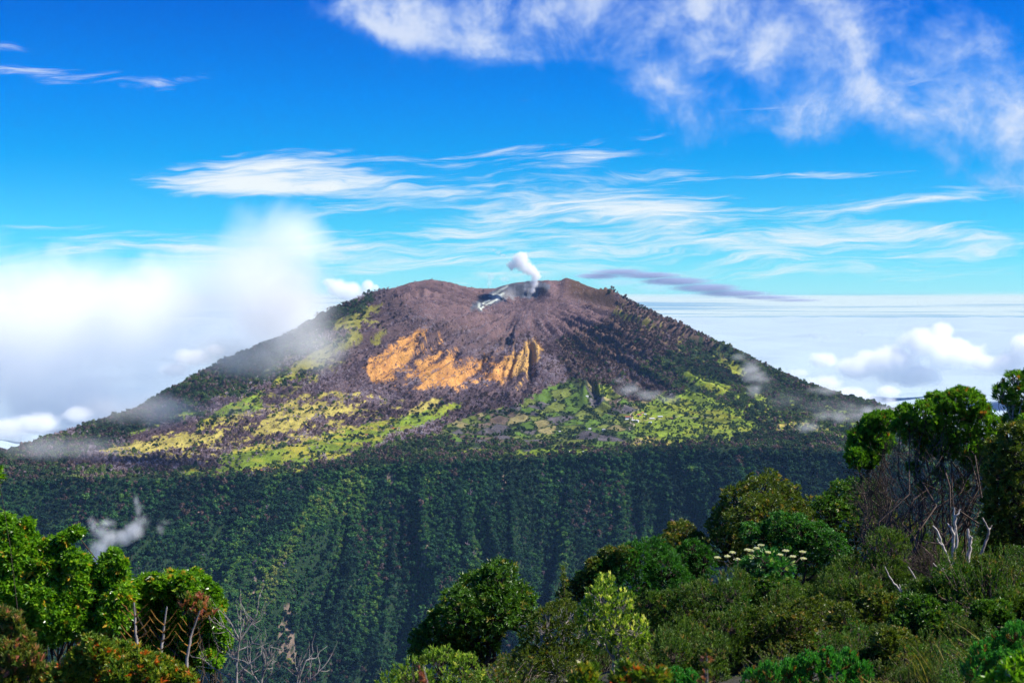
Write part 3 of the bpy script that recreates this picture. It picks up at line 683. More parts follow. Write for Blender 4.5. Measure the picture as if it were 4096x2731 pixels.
def part(name, me, root, **props):
    o = bpy.data.objects.new(name, me); COL.objects.link(o); o.parent = root
    for k_, v_ in props.items(): o[k_] = v_
    return o
def thing(name, label, cat, loc, group=None):
    o = bpy.data.objects.new(name, None); COL.objects.link(o); o.location = loc; o.empty_display_size = .2
    o['label'] = label; o['category'] = cat
    if group: o['group'] = group
    return o
NSEED = [1000]
def plant(name, label, cat, base, lobes, leaf, n, m, L, W, bark, stems=1, limb=.05, twigs=0, group=None, twig_mat=None, sides=5, feet_r=.12, cw=.6, fork_h=.22, **kw):
    """a tree or shrub: woody frame from the ground to every lobe, leaf clusters round the lobes. lobes in world metres (x, y, z, r)"""
    NSEED[0] += 1; rg = np.random.default_rng(NSEED[0])
    base = Vector(base); b0 = np.array(base); lobes = np.array(lobes, float); lobes[:, :3] -= b0
    root = thing(name, label, cat, base, group)
    P, D, Ls, Ws, t, cl = crown_leaves(lobes, n, m, L, W, rg, **kw)
    V, T = leaf_quads(P, D, Ls, Ws, t, rg)
    part('crown', mesh_from('crown', V, [np.arange(len(V)).reshape(-1, 4)], (leaf,), T), root)
    paths = []
    H = lobes[:, 2].max(); fork = np.array([lobes[:, 0].mean() * .4, lobes[:, 1].mean() * .4, max(H * fork_h, .05)])
    feet = [np.array([rg.normal(0, feet_r * stems ** .5), rg.normal(0, feet_r * stems ** .5), -.4]) for _ in range(stems)]
    for i, l in enumerate(lobes):
        f = feet[i % stems]; k_ = fork + (f * (1, 1, 0)) * .9 + rg.normal(0, .1, 3) * (1, 1, .6) if stems > 1 else fork
        if i < stems: paths.append(bent(f, k_, limb * 1.25, limb, 4, rg=rg, wob=.05))
        paths.append(bent(k_, l[:3] - np.array([0, 0, l[3] * .2]), limb, limb * .35, 6, rg=rg, wob=.06))
    j = rg.choice(len(cl), min(int(len(cl) * cw), 260), replace=False)
    for q in j:
        i = np.argmin(np.linalg.norm(lobes[:, :3] - cl[q], axis=1)); a = lobes[i, :3] - np.array([0, 0, lobes[i, 3] * .35])
        paths.append(bent(a, cl[q], limb * .30, limb * .10, 3, rg=rg, wob=.08))
    V, F = tubes(paths, sides)
    part('trunk', mesh_from('trunk', V, [F], (bark,), smooth=True), root)
    if twigs:
        pt = []
        for q in range(twigs):
            i = rg.integers(0, len(lobes)); l = lobes[i]; fo = fork + feet[i % stems] * (1, 1, 0); s = rg.uniform(.12, .85); a = fo + (l[:3] - fo) * s + rg.normal(0, .14, 3)
            d = unit(l[:3] - fork + rg.normal(0, .75, 3) * np.linalg.norm(l[:3] - fork) * .55); ln = rg.uniform(.35, 1.1)
            pt.append(bent(a, a + d * ln, limb * .22, limb * .07, 4, rg=rg, wob=.07))
        V, F = tubes(pt, 3); part('twigs', mesh_from('twigs', V, [F], (twig_mat or bark,)), root)
    return root
def px_lobes(lst, Y, rg=None, jit=.5):
    """(u, v, r) pixels -> lobes in metres at about Y metres ahead, staggered in depth"""
    rg = rg or np.random.default_rng(int(lst[0][0]) + int(lst[0][1])); out = []
    for l in lst:
        k = Y / FPX; dy = l[3] if len(l) > 3 else rg.normal(0, jit) * l[2] * k * 1.1
        p = at(l[0], l[1], Y + dy); out.append((p.x, p.y, p.z, l[2] * k * 1.06))
    return out
def on_ground(u, Y):
    x = (u - CU) / FPX * Y; return Vector((x, Y, float(slope(x, Y))))

def dead_wood(name, label, paths_px, Y, r0, mat, cat='dead tree', twig=None, rg=None, ground=None, group=None, arm=.6, arm_mat=None):
    """bare stems traced as pixel lines, first point lowest; real round wood with tapering"""
    rg = rg or np.random.default_rng(int(paths_px[0][0][0])); p0 = at(*paths_px[0][0], Y)
    base = Vector((p0.x, p0.y, min(float(slope(p0.x, p0.y)), p0.z))); root = thing(name, label, cat, base, group)
    ob = []; br = []
    for j, pth in enumerate(paths_px):
        dy = rg.normal(0, .10, len(pth)).cumsum() * Y * .012
        if j: dy += 0
        P = np.array([np.array(at(u, v, Y + d)) for (u, v), d in zip(pth, dy)]) - np.array(base)
        if j == 0: P = np.vstack([np.array([P[0][0], P[0][1], -.3]), P])
        t = np.linspace(0, 1, max(8, 3 * len(P))); s = np.linspace(0, 1, len(P)); Q = np.column_stack([np.interp(t, s, P[:, i]) for i in range(3)])
        Q += rg.normal(0, r0 * .22, Q.shape) * np.sin(t * np.pi)[:, None]
        k_ = 1.0 if j == 0 else arm
        (ob if j == 0 else br).append((Q, np.linspace(r0 * k_, r0 * k_ * .35, len(Q))))
    V, F = tubes(ob, 7); part('trunk', mesh_from('trunk', V, [F], (mat,), smooth=True), root)
    for b in br:
        V, F = tubes([b], 6); part('branch', mesh_from('branch', V, [F], (arm_mat or mat,), smooth=True), root)
    if twig:
        n, ln = twig; allp = ob + br; pt = []
        for q in range(n):
            Pq, _ = allp[rg.integers(0, len(allp))]; i = rg.integers(len(Pq) // 3, len(Pq) - 1); d = unit(unit(Pq[min(i + 1, len(Pq) - 1)] - Pq[i - 1]) + rg.normal(0, .6, 3) + (0, 0, .35))
            pt.append(bent(Pq[i], Pq[i] + d * ln * rg.uniform(.4, 1.2), r0 * .28, r0 * .08, 4, rg=rg, wob=.06, sag=-.08))
        V, F = tubes(pt, 4); part('twigs', mesh_from('twigs', V, [F], (mat,)), root)
    return root

def build_hillside():
    n = 150; a = np.linspace(-1.15, 1.15, n); yy = np.concatenate([np.linspace(-14, 70, 130), np.geomspace(73, 620, 40)])
    Yg, Ag = np.meshgrid(yy, a, indexing='ij'); X = Ag * (Yg * .62 + 22); Z = slope(X, np.maximum(Yg, .5)) - np.where(Yg < .5, 0, 0)
    i = np.arange(X.size).reshape(X.shape); F = np.stack([i[:-1, :-1], i[:-1, 1:], i[1:, 1:], i[1:, :-1]], -1).reshape(-1, 4)
    m, g, o = new_mat('hillside soil'); geo = g.node('ShaderNodeNewGeometry'); nn = g.noise(geo.outputs['Position'], 2.2, 5, .65)
    b = g.node('ShaderNodeBsdfPrincipled'); g.put(b.inputs['Base Color'], g.ramp(nn, [(.3, (.018, .016, .010)), (.55, (.035, .035, .016)), (.75, (.06, .05, .03))])); b.inputs['Roughness'].default_value = .95
    bp = g.node('ShaderNodeBump'); bp.inputs['Distance'].default_value = .12; g.put(bp.inputs['Height'], nn); g.put(b.inputs['Normal'], bp.outputs[0]); m.node_tree.links.new(b.outputs[0], o.inputs[0])
    ob = bpy.data.objects.new('hillside', mesh_from('hillside', np.column_stack([X.ravel(), Yg.ravel(), Z.ravel()]), [F], (m,), smooth=True)); COL.objects.link(ob)
    ob['kind'] = 'structure'; ob['label'] = 'scrub-covered hillside falling away below the viewpoint'

def foliage_mats():
    M = {}
    f = lambda nm, st, ro=.42, tr=.28, sp=.5: leaf_shader(nm, st, ro, tr, sp)
    M['dark'] = f('dark glossy leaves', [(0, (.026, .072, .010)), (.45, (.058, .155, .016)), (.85, (.125, .26, .028)), (.9, (.20, .25, .035)), (1, (.32, .27, .05))])
    M['olive'] = f('olive leaves', [(0, (.040, .070, .010)), (.45, (.095, .150, .017)), (.85, (.18, .225, .030)), (.9, (.26, .20, .035)), (1, (.36, .24, .05))])
    M['heath'] = f('heath leaves', [(0, (.030, .068, .010)), (.45, (.072, .150, .016)), (.85, (.15, .235, .030)), (.9, (.22, .18, .05)), (1, (.30, .22, .08))], .55)
    M['fern'] = f('feathery green leaves', [(0, (0.0185, 0.0777, 0.0111)), (.45, (0.0407, 0.17, 0.0222)), (.85, (0.0925, 0.278, 0.0407)), (1, (0.167, 0.352, 0.0555))], .5)
    M['cushion'] = f('bright cushion leaves', [(0, (.030, .14, .024)), (.45, (.060, .29, .040)), (.85, (.12, .42, .06)), (.9, (.26, .15, .035)), (1, (.34, .17, .04))], .5)
    M['needle'] = f('narrow bright leaves', [(0, (.038, .115, .011)), (.45, (.098, .25, .020)), (.85, (.22, .42, .045)), (.9, (.34, .22, .04)), (1, (.50, .18, .035))], .4, .40)
    M['willow'] = f('pale upright leaves', [(0, (0.0648, 0.148, 0.0185)), (.45, (0.176, 0.305, 0.037)), (.85, (0.444, 0.555, 0.0925)), (.9, (0.666, 0.703, 0.167)), (1, (0.8, 0.8, 0.259))], .35, .35)
    M['broad'] = f('thick oval leaves', [(0, (.045, .125, .009)), (.45, (.125, .30, .016)), (.85, (.28, .47, .03)), (.9, (.48, .40, .05)), (1, (.62, .34, .04))], .32, .40, .55)
    M['berry'] = f('orange-tipped leaves', [(0, (.05, .12, .012)), (.4, (.14, .24, .02)), (.75, (.30, .30, .03)), (.88, (.50, .24, .025)), (1, (.62, .10, .02))], .4, .3)
    M['red'] = f('red-tipped leaves', [(0, (.045, .095, .016)), (.4, (.12, .18, .026)), (.75, (.22, .22, .04)), (.88, (.40, .19, .08)), (1, (.48, .16, .11))], .45, .3)
    M['umbel'] = f('hanging feather leaves', [(0, (0.0185, 0.104, 0.0185)), (.45, (0.0444, 0.213, 0.037)), (.85, (0.111, 0.315, 0.0648)), (1, (0.555, 0.629, 0.296))], .3, .25, .6)
    M['grass'] = f('dry grass', [(0, (0.10, 0.13, 0.022)), (.5, (0.27, 0.24, 0.05)), (1, (0.50, 0.40, 0.11))], .6, .3, .2)
    M['flower'] = f('cream flower heads', [(0, (0.8, 0.777, 0.37)), (1, (0.8, 0.8, 0.8))], .7, .2, .2)
    M['redflower'] = f('red flower', [(0, (0.8, 0.0555, 0.0185)), (1, (0.8, 0.111, 0.0278))], .5, .2)
    M['bark'] = bark_shader('dark bark', (.030, .022, .016), (.085, .068, .055), 9.0)
    M['brown'] = bark_shader('brown twigs', (.050, .036, .030), (.17, .13, .11), 12.0)
    M['grey'] = bark_shader('weathered grey wood', (.16, .14, .125), (.42, .39, .37), 14.0)
    M['white'] = bark_shader('bleached white wood', (.24, .22, .205), (.55, .52, .49), 11.0, .6)
    M['lichen'] = bark_shader('orange lichened twigs', (.10, .06, .02), (.34, .17, .03), 10.0)
    return M

def build_plants():
    M = foliage_mats()
    # ---- the scrub between the larger plants: one mass of low leafy clumps
    def clump(nm, mat, seed, n, m, L, W, **kw):
        r = np.random.default_rng(seed); lob = np.column_stack([r.normal(0, .32, 6), r.normal(0, .32, 6), r.uniform(.35, .75, 6), r.uniform(.3, .48, 6)])
        P, D, Ls, Ws, t, c = crown_leaves(lob, n, m, L, W, r, **kw); V, T = leaf_quads(P, D, Ls, Ws, t, r)
        pa = [bent((0, 0, -.2), x, .02, .006, 4, rg=r) for x in c[:40]]; tv, tf = tubes(pa, 3)
        mi = np.concatenate([np.zeros(len(V) // 4, int), np.ones(len(tf), int)])
        return mesh_from(nm, np.concatenate([V, tv]), [np.arange(len(V)).reshape(-1, 4), tf + len(V)], (mat, M['brown']), np.concatenate([T, np.full(len(tv), .5)]), mi)
    src = [clump('scrub_a', M['heath'], 1, 330, 9, .085, .022, spread=(10, 55), up=.7, stem=.14, tip=.05), clump('scrub_b', M['dark'], 2, 300, 8, .085, .034, tip=.03),
           clump('scrub_c', M['olive'], 3, 320, 8, .075, .026, spread=(15, 60), up=.65, tip=.08), clump('scrub_d', M['heath'], 4, 330, 9, .075, .018, spread=(10, 45), up=.75, stem=.16, tip=.06)]
    r = np.random.default_rng(12); pts = []
    x = r.uniform(-14, 34, 5200); y = r.uniform(7, 66, 5200); xn = r.uniform(2, 8, 500); yn = r.uniform(9, 18, 500); x = np.concatenate([x, xn]); y = np.concatenate([y, yn])
    ok = (np.abs(x / y) < .46) & (y > 10 + 6 * (x < 0)); x = x[ok]; y = y[ok]
    z = slope(x, y); u, v = pix(x, y, z); keep = (v < 3300) & (u > 1250 - 0 * v) & (r.uniform(0, 1, len(x)) < .24) & ((y > 17) | (r.uniform(0, 1, len(x)) < .8))
    x, y, z = x[keep], y[keep], z[keep]; s = r.uniform(.6, 1.3, len(x)) * (.45 + .8 * fbm(x / 4, y / 4, 2)) * np.interp(y, [9, 16, 26, 60], [.22, .40, .62, .85])
    scatter('scrub', src, np.column_stack([x, y, z - .05]), np.column_stack([s, s, s * r.uniform(.8, 1.25, len(x))]), r.uniform(0, 1, len(x)), 9, 'low mixed scrub covering the near hillside between the larger plants')
    print('scrub', len(x))

    T = lambda nm, lab, base, Y, lob, leaf, n, m, L, W, bark='bark', cat='tree', **kw: plant(nm, lab, cat, on_ground(*base), px_lobes(lob, Y), M[leaf], n, m, L, W, M[bark], **kw)
    # ---- trees along the crest of the near hillside
    T('round_tree', 'dense round-crowned evergreen at lower centre, standing against the gorge', (1950, 42), 42,
      [(1990, 2320, 78), (1905, 2365, 82), (2060, 2410, 80), (1850, 2450, 95), (1975, 2430, 105), (1780, 2520, 88), (1900, 2530, 105), (2095, 2470, 52), (1720, 2575, 75), (1690, 2610, 50), (1830, 2600, 80)],
      'dark', 2900, 9, .13, .048, limb=.075, tip=.05, spread=(20, 75))
    T('round_tree', 'dark domed tree with olive top left of the umbrella trees', (3050, 55), 55,
      [(3060, 1995, 105), (2970, 2030, 95), (3130, 2050, 105), (2925, 2110, 90), (3040, 2110, 125), (3190, 2130, 95), (2900, 2190, 80), (3000, 2200, 90)],
      'olive', 2700, 9, .14, .052, limb=.09, tip=.07, spread=(20, 75))
    T('round_tree', 'rounded dark green tree between the domed tree and the umbrella trees', (3400, 58), 58,
      [(3390, 2010, 92), (3460, 1985, 70), (3330, 2075, 92), (3430, 2085, 105), (3290, 2140, 70), (3500, 2060, 80)], 'dark', 1900, 9, .14, .052, limb=.08, tip=.07)
    T('leafy_tree', 'bright green bushy tree in front of the domed tree', (3180, 50), 50,
      [(3120, 2110, 62), (3190, 2130, 70), (3260, 2160, 66), (3060, 2150, 55), (3230, 2220, 75), (3330, 2190, 60), (3150, 2200, 60), (3000, 2130, 40)], 'fern', 1500, 9, .12, .045, limb=.05, tip=.04)
    T('umbrella_tree', 'smaller flat-topped umbrella tree leaning out at the left of the pair', (3640, 46), 46,
      [(3495, 1715, 58), (3450, 1775, 60), (3545, 1690, 42), (3520, 1770, 55), (3428, 1840, 42), (3470, 1830, 48)], 'needle', 1900, 12, .125, .026, 'brown',
      stems=5, limb=.042, feet_r=.34, fork_h=.10, twigs=800, up=.75, spread=(8, 50), updir=.55, tip=.03, twig_mat=M['brown'])
    T('umbrella_tree', 'large flat-topped umbrella tree with bare grey branches below its crown', (3800, 44), 44,
      [(3790, 1640, 66), (3880, 1622, 58), (3705, 1672, 62), (3640, 1690, 42), (3820, 1712, 78), (3735, 1742, 66), (3905, 1705, 62), (3945, 1760, 56), (3660, 1752, 48), (3860, 1790, 60), (3780, 1800, 52), (3925, 1660, 46), (3960, 1830, 52), (3890, 1850, 44), (3700, 1810, 36), (3600, 1720, 34), (3980, 1720, 50), (3620, 1660, 36), (3840, 1600, 46), (3740, 1620, 44), (3990, 1900, 46), (3650, 1880, 26), (3760, 1900, 24), (3700, 1960, 26), (3850, 1950, 26)],
      'needle', 5000, 12, .125, .026, 'brown', stems=10, limb=.042, feet_r=.46, fork_h=.09, twigs=1200, up=.75, spread=(8, 50), updir=.55, tip=.03, twig_mat=M['brown'])
    T('crooked_tree', 'crooked tree with tufted crown rising at the far right edge', (4130, 42), 42,
      [(4062, 1535, 46), (4012, 1575, 34), (4090, 1590, 44), (4040, 1610, 36), (4120, 1540, 50), (4150, 1620, 60), (4060, 1690, 46), (4120, 1720, 60)], 'needle', 900, 11, .14, .030, 'grey', stems=2, limb=.06, twigs=120, up=.6, spread=(10, 60), tip=.06, twig_mat=M['grey'])
    T('evergreen_tree', 'dark leafy evergreen filling the right edge below the crooked tree', (4090, 41), 41,
      [(4070, 1840, 80), (4060, 1760, 70), (3995, 1810, 60), (4130, 1780, 80), (4000, 1900, 66), (4090, 1960, 100), (4020, 2010, 86), (4080, 2100, 100), (3990, 2110, 70), (4140, 2040, 100), (4020, 2200, 80)], 'olive', 2900, 9, .115, .042, limb=.07, tip=.04)
    T('feathery_tree', 'green feathery conifer-like tree right of the round tree', (2560, 50), 50,
      [(2530, 2255, 80), (2430, 2300, 66), (2610, 2235, 82), (2660, 2290, 82), (2560, 2330, 90), (2480, 2350, 70), (2640, 2370, 80), (2350, 2330, 50), (2720, 2350, 60)], 'fern', 2500, 10, .13, .030, limb=.07, spread=(15, 50), up=.15, tip=.02)
    T('brown_bush', 'olive-brown rounded bush on the crest above the feathery tree', (2720, 56), 56,
      [(2720, 2150, 66), (2680, 2185, 52), (2775, 2190, 56), (2730, 2215, 66), (2640, 2220, 40)], 'olive', 1100, 9, .12, .040, limb=.05, tip=.16, cat='bush')
    T('feathery_tree', 'small feathery tree with drooping bright sprays beside the brown bush', (2780, 52), 52,
      [(2770, 2210, 48), (2730, 2240, 46), (2810, 2250, 55), (2770, 2290, 60)], 'fern', 900, 10, .13, .030, limb=.05, spread=(10, 40), up=.05)
    T('olive_bush', 'olive bush on the crest at the left end of the feathery tree', (2300, 50), 50, [(2330, 2330, 40), (2380, 2275, 44), (2290, 2370, 46), (2440, 2235, 46), (2500, 2225, 40)], 'olive', 850, 9, .11, .038, limb=.04, tip=.12, cat='bush')
    T('willowy_shrub', 'upright shrub with pale yellow-green leaves at bottom centre', (2460, 30), 30,
      [(2425, 2340, 42), (2405, 2400, 58), (2480, 2420, 58), (2370, 2460, 60), (2450, 2500, 72), (2540, 2520, 58), (2400, 2560, 62), (2500, 2590, 66), (2590, 2600, 46), (2350, 2520, 40)],
      'willow', 900, 8, .10, .026, 'grey', stems=5, limb=.028, up=.8, spread=(8, 38), tip=.16, cat='shrub', shell=(.3, 1.03))
    T('tall_shoot', 'single tall leafy shoot standing up against the gorge', (2275, 40), 40, [(2250, 2275, 9), (2255, 2310, 11), (2262, 2345, 12), (2268, 2385, 14), (2275, 2425, 18), (2235, 2380, 10)], 'olive', 110, 6, .09, .035, limb=.02, cat='shrub', shell=(.1, 1.2))
    T('narrow_leaf_bush', 'glossy narrow-leaved bush along the bottom edge under the round tree', (1700, 33), 33,
      [(1560, 2745, 60), (1650, 2715, 75), (1760, 2680, 85), (1860, 2690, 75), (1700, 2770, 80), (1600, 2790, 80), (1840, 2760, 80)], 'willow', 900, 9, .10, .024, limb=.03, up=.7, spread=(8, 45), cat='bush', tip=.02)
    T('narrow_leaf_bush', 'olive narrow-leaved bush right of the round tree, below the tall shoot', (2230, 36), 36,
      [(2190, 2500, 75), (2260, 2470, 70), (2160, 2580, 85), (2250, 2570, 90), (2330, 2530, 60), (2120, 2660, 80), (2230, 2670, 90), (2310, 2640, 70)], 'olive', 1500, 9, .10, .026, 'grey', limb=.03, up=.6, spread=(8, 50), cat='bush', tip=.02)
    T('mixed_bush', 'green bush with a few red flowers right of the pale upright shrub', (2700, 35), 35,
      [(2660, 2440, 70), (2740, 2420, 70), (2620, 2520, 75), (2720, 2520, 90), (2820, 2480, 70), (2690, 2610, 80), (2790, 2590, 85), (2780, 2370, 45), (2600, 2420, 50)], 'heath', 1500, 9, .095, .028, limb=.03, up=.6, spread=(10, 55), cat='bush', tip=.03)
    # ---- plant with umbels
    lob = px_lobes([(3060, 2265, 62), (3000, 2290, 52), (3115, 2290, 55), (3050, 2335, 72), (3110, 2365, 55), (3010, 2370, 48), (3060, 2410, 52)], 38, jit=.3)
    b = on_ground(3060, 38)
    rt = plant('umbel_plant', 'tall plant with hanging feathery leaves and flat cream flower heads', 'plant', b, lob, M['umbel'], 640, 10, .15, .036, M['brown'], stems=3, limb=.03, up=-.35, spread=(10, 50), shell=(.35, 1.02), tip=.10)
    rg = np.random.default_rng(77)
    for (fu, fv) in [(2869, 2233), (2909, 2228), (2929, 2213), (2989, 2202), (3003, 2205), (3025, 2196), (3044, 2184), (3072, 2212), (3088, 2209), (3143, 2206), (3172, 2229), (3210, 2210), (3212, 2237), (3013, 2258), (3120, 2222), (2950, 2240)]:
        c = np.array(at(fu, fv, 38 + rg.normal(0, .25)) - b); k = 95; th = rg.uniform(0, 6.283, k); rr = .085 * np.sqrt(rg.uniform(0, 1, k))
        P = c + np.column_stack([rr * np.cos(th), rr * np.sin(th), .03 - 2.5 * rr ** 2 + rg.normal(0, .006, k)]); D = unit(rg.normal(0, .4, (k, 3)) + (0, 0, 1.0))
        V, Tt = leaf_quads(P, D, .035, .030, rg.uniform(0, 1, k), rg)
        h = part('flower_head', mesh_from('flower_head', V, [np.arange(len(V)).reshape(-1, 4)], (M['flower'],), Tt), rt)
        l = np.array(lob)[:, :3] - np.array(b); a = l[np.argmin(np.linalg.norm(l - c, axis=1))] + rg.normal(0, .06, 3)
        pa = [bent(a, c - (0, 0, .05), .012, .007, 6, rg=rg, sag=-.08)] + [bent(c - (0, 0, .06), c + (.07 * math.cos(q), .07 * math.sin(q), .01), .004, .003, 3, rg=rg, wob=0) for q in np.linspace(0, 5.4, 7)]
        V, F = tubes(pa, 4); s = part('stalk', mesh_from('stalk', V, [F], (M['brown'],)), rt)
    T('broad_leaf_sapling', 'dark sapling with tiers of broad leaves left of the flowering plant', (2910, 36), 36, [(2925, 2370, 40), (2880, 2400, 34), (2950, 2420, 40), (2900, 2440, 36), (2860, 2430, 26)], 'fern', 260, 8, .17, .06, 'grey', limb=.025, up=.2, spread=(45, 95), cat='sapling')
    # ---- lower shrubs on the slope, nearest last
    low = [('heath_shrub', 'broad low heath shrub left of the dead white stems', (3520, 2330), 150, 'heath'), ('heath_shrub', 'brownish heath shrub under the flowering plant', (3080, 2480), 150, 'heath'),
           ('heath_shrub', 'dark heath shrub right of the green bush with red flowers', (2890, 2520), 120, 'heath'), ('leafy_shrub', 'rounded glossy shrub right of the dead white stems', (3850, 2420), 130, 'dark'),
           ('leafy_shrub', 'rounded shrub at the right edge below the dead trunks', (4010, 2370), 110, 'olive'), ('heath_shrub', 'olive heath shrub in the middle of the right-hand thicket', (3290, 2420), 130, 'heath'),
           ('heath_shrub', 'sprawling heath shrub left of the bright green cushion plant', (2960, 2610), 130, 'heath'), ('heath_shrub', 'tall heath shrub above the bright green cushion plant', (3200, 2560), 130, 'olive'),
           ('leafy_shrub', 'yellowish leafy shrub below the leaning dead stems', (3500, 2520), 120, 'olive'), ('leafy_shrub', 'dark shrub shading the hollow beside the grass', (3740, 2540), 110, 'dark'),
           ('heath_shrub', 'heath shrub in front of the rounded dark green tree', (3370, 2210), 110, 'heath'), ('heath_shrub', 'olive heath shrub at the foot of the umbrella trees', (3620, 2180), 120, 'olive'),
           ('heath_shrub', 'small dark shrub left of the tallest dead trunk', (3730, 2250), 80, 'heath'), ('leafy_shrub', 'leafy shrub left of the grass tuft at bottom right', (3560, 2650), 110, 'olive'),
           ('leafy_shrub', 'shrub with fine leaves at the right edge above the grass', (4060, 2470), 90, 'heath'), ('heath_shrub', 'heath shrub at the bottom edge under the green bush with red flowers', (2760, 2690), 120, 'heath')]
    low += [('leafy_shrub', 'bright leafy shrub just below the flowering plant', (3130, 2450), 110, 'dark'), ('leafy_shrub', 'green shrub between the pale upright shrub and the feathery tree', (2610, 2400), 90, 'dark'),
            ('heath_shrub', 'mid-green heath shrub halfway down the right-hand thicket', (3400, 2480), 130, 'heath'), ('leafy_shrub', 'dense dark shrub under the sapling with tiers of leaves', (2860, 2450), 110, 'dark'),
            ('leafy_shrub', 'fresh green shrub just above the corner cushion shrub', (3960, 2520), 90, 'dark'), ('heath_shrub', 'heath shrub right of the leaning dead saplings', (3700, 2460), 100, 'heath')]
    for q, (nm, lab, (u_, v_), rp, leaf) in enumerate(low):
        g_ = ground_hit(u_, v_ + rp * .55); Y = g_.y; k = Y / FPX; r_ = rp * k; rr = np.random.default_rng(300 + q)
        lob = [(g_.x + rr.normal(0, .5) * r_, g_.y + rr.normal(0, .35) * r_, g_.z + r_ * rr.uniform(.3, 1.45), r_ * rr.uniform(.36, .55)) for _ in range(11)]
        kw = dict(up=.72, spread=(8, 48), stem=.14, tip=.05) if leaf == 'heath' else dict(up=.5, spread=(20, 70), tip=.06)
        sc_ = np.interp(Y, [14, 45], [.55, 1.0])
        plant(nm, lab, 'shrub', g_, lob, M[leaf], 1250, 9, .095 * sc_, .026 * sc_ if leaf == 'heath' else .036 * sc_, M['brown'], stems=3, limb=.02, group='shrubs on the near slope', **kw)
    for q, (lab, lst, Y) in enumerate([('bright green cushion shrub spread along the bottom edge', [(3010, 2725, 42), (3080, 2700, 44), (3160, 2690, 46), (3240, 2660, 46), (3310, 2650, 48), (3390, 2655, 46), (3450, 2690, 42), (3200, 2730, 50), (3330, 2725, 52), (3430, 2750, 50)], 15),
                                        ('bright green cushion shrub in the bottom right corner', [(3930, 2620, 44), (3990, 2590, 46), (4060, 2550, 50), (4020, 2660, 55), (3900, 2690, 48), (4085, 2640, 60), (3980, 2730, 60), (4100, 2720, 60)], 11),
                                        ('small bright cushion tuft among the shrubs below the dead stems', [(3490, 2430, 26), (3520, 2440, 24), (3560, 2450, 22), (3460, 2470, 24), (3545, 2480, 20), (3425, 2520, 20)], 25),
                                        ('small bright cushion shrub at the bottom edge left of the big one', [(2700, 2725, 40), (2760, 2735, 42), (2640, 2745, 36)], 12)]):
        lob = px_lobes(lst, Y, jit=.6); b = on_ground(lst[0][0] + 60, Y); k = Y / 15.0
        plant('cushion_shrub', lab, 'shrub', b, lob, M['cushion'], 900 if len(lst) > 4 else 420, 14, .045 * k, .013 * k, M['lichen'], stems=4, limb=.014, up=.85, spread=(4, 38), stem=.05, tip=.05, updir=.6)
    # ---- bleached dead stems
    dead_wood('dead_tree', 'tall bleached forked dead trunk in front of the large umbrella tree', [[(3808, 2300), (3810, 2240), (3814, 2181), (3818, 2120), (3818, 2070), (3816, 2029)], [(3818, 2090), (3826, 2064), (3841, 2035)], [(3816, 2140), (3800, 2110), (3790, 2092)], [(3812, 2240), (3832, 2160), (3822, 2110)]], 39, .07, M['white'])
    dead_wood('dead_tree', 'bleached dead stem curving up to the left of the tallest trunk', [[(3815, 2290), (3795, 2240), (3770, 2181), (3757, 2137), (3744, 2115), (3731, 2101)], [(3765, 2178), (3752, 2165), (3748, 2150)]], 38.5, .055, M['white'])
    dead_wood('dead_tree', 'short thick bleached dead stem right of the tallest trunk', [[(3868, 2300), (3875, 2238), (3880, 2175), (3872, 2140), (3872, 2113)], [(3880, 2172), (3884, 2150), (3880, 2140)]], 39, .08, M['white'])
    dead_wood('dead_tree', 'grey dead trunk bending right in the shade at far right', [[(3906, 2290), (3915, 2240), (3933, 2194), (3950, 2150), (3956, 2120), (3944, 2095), (3929, 2069)], [(3955, 2118), (3968, 2100)]], 39.5, .055, M['grey'])
    dead_wood('dead_sapling', 'leaning bleached dead stem, leftmost of the dead stems', [[(3640, 2410), (3615, 2377), (3590, 2345), (3571, 2326), (3552, 2295), (3539, 2265)], [(3610, 2370), (3600, 2350), (3598, 2335)]], 33, .035, M['white'])
    dead_wood('dead_sapling', 'leaning bleached dead stem, second from the left', [[(3720, 2415), (3713, 2397), (3697, 2365), (3679, 2337), (3655, 2300), (3633, 2265)]], 33, .035, M['white'])
    dead_wood('dead_sapling', 'thin crooked bleached twig stem between the leaning stems and the trunks', [[(3800, 2310), (3780, 2290), (3760, 2275), (3738, 2258), (3731, 2250)], [(3790, 2296), (3788, 2280), (3770, 2272)]], 37, .028, M['white'])
    dead_wood('dead_shrub', 'tangle of fine grey dead twigs left of the dead trunks', [[(3740, 2350), (3730, 2310), (3700, 2260), (3680, 2230)], [(3735, 2320), (3690, 2290), (3650, 2260)], [(3738, 2330), (3740, 2270), (3720, 2220)], [(3740, 2340), (3760, 2300), (3745, 2240)]], 38, .022, M['brown'], cat='dead shrub', twig=(190, .7))
    # ---- grasses
    def tuft(lab, u_, Y, n, h, sp, mat='grass', lean=.3):
        b = on_ground(u_, Y); rg = np.random.default_rng(int(u_)); pa = []; V = []; F = []; tt = []; c = 0
        for i in range(n):
            a = np.array([rg.normal(0, sp), rg.normal(0, sp * .6), 0]); hh = h * rg.uniform(.5, 1.1); d = np.array([rg.normal(-.25, lean), rg.normal(0, lean), 1.0]); t = np.linspace(0, 1, 6)[:, None]
            P = a + d * t * hh + np.array([d[0], d[1], -.35]) * (t ** 2.2) * hh * .55; w = np.linspace(.0042, .001, 6)[:, None] * (Y / 14); sd = unit(np.cross(d, rg.normal(0, 1, 3)))[None]
            V.append(np.stack([P - sd * w, P + sd * w], 1).reshape(-1, 3)); q = c + np.arange(10).reshape(5, 2); F.append(np.column_stack([q[:, 0], q[:, 1], q[:, 1] + 2, q[:, 0] + 2])); c += 12; tt.append(np.full(12, rg.uniform(0, 1)))
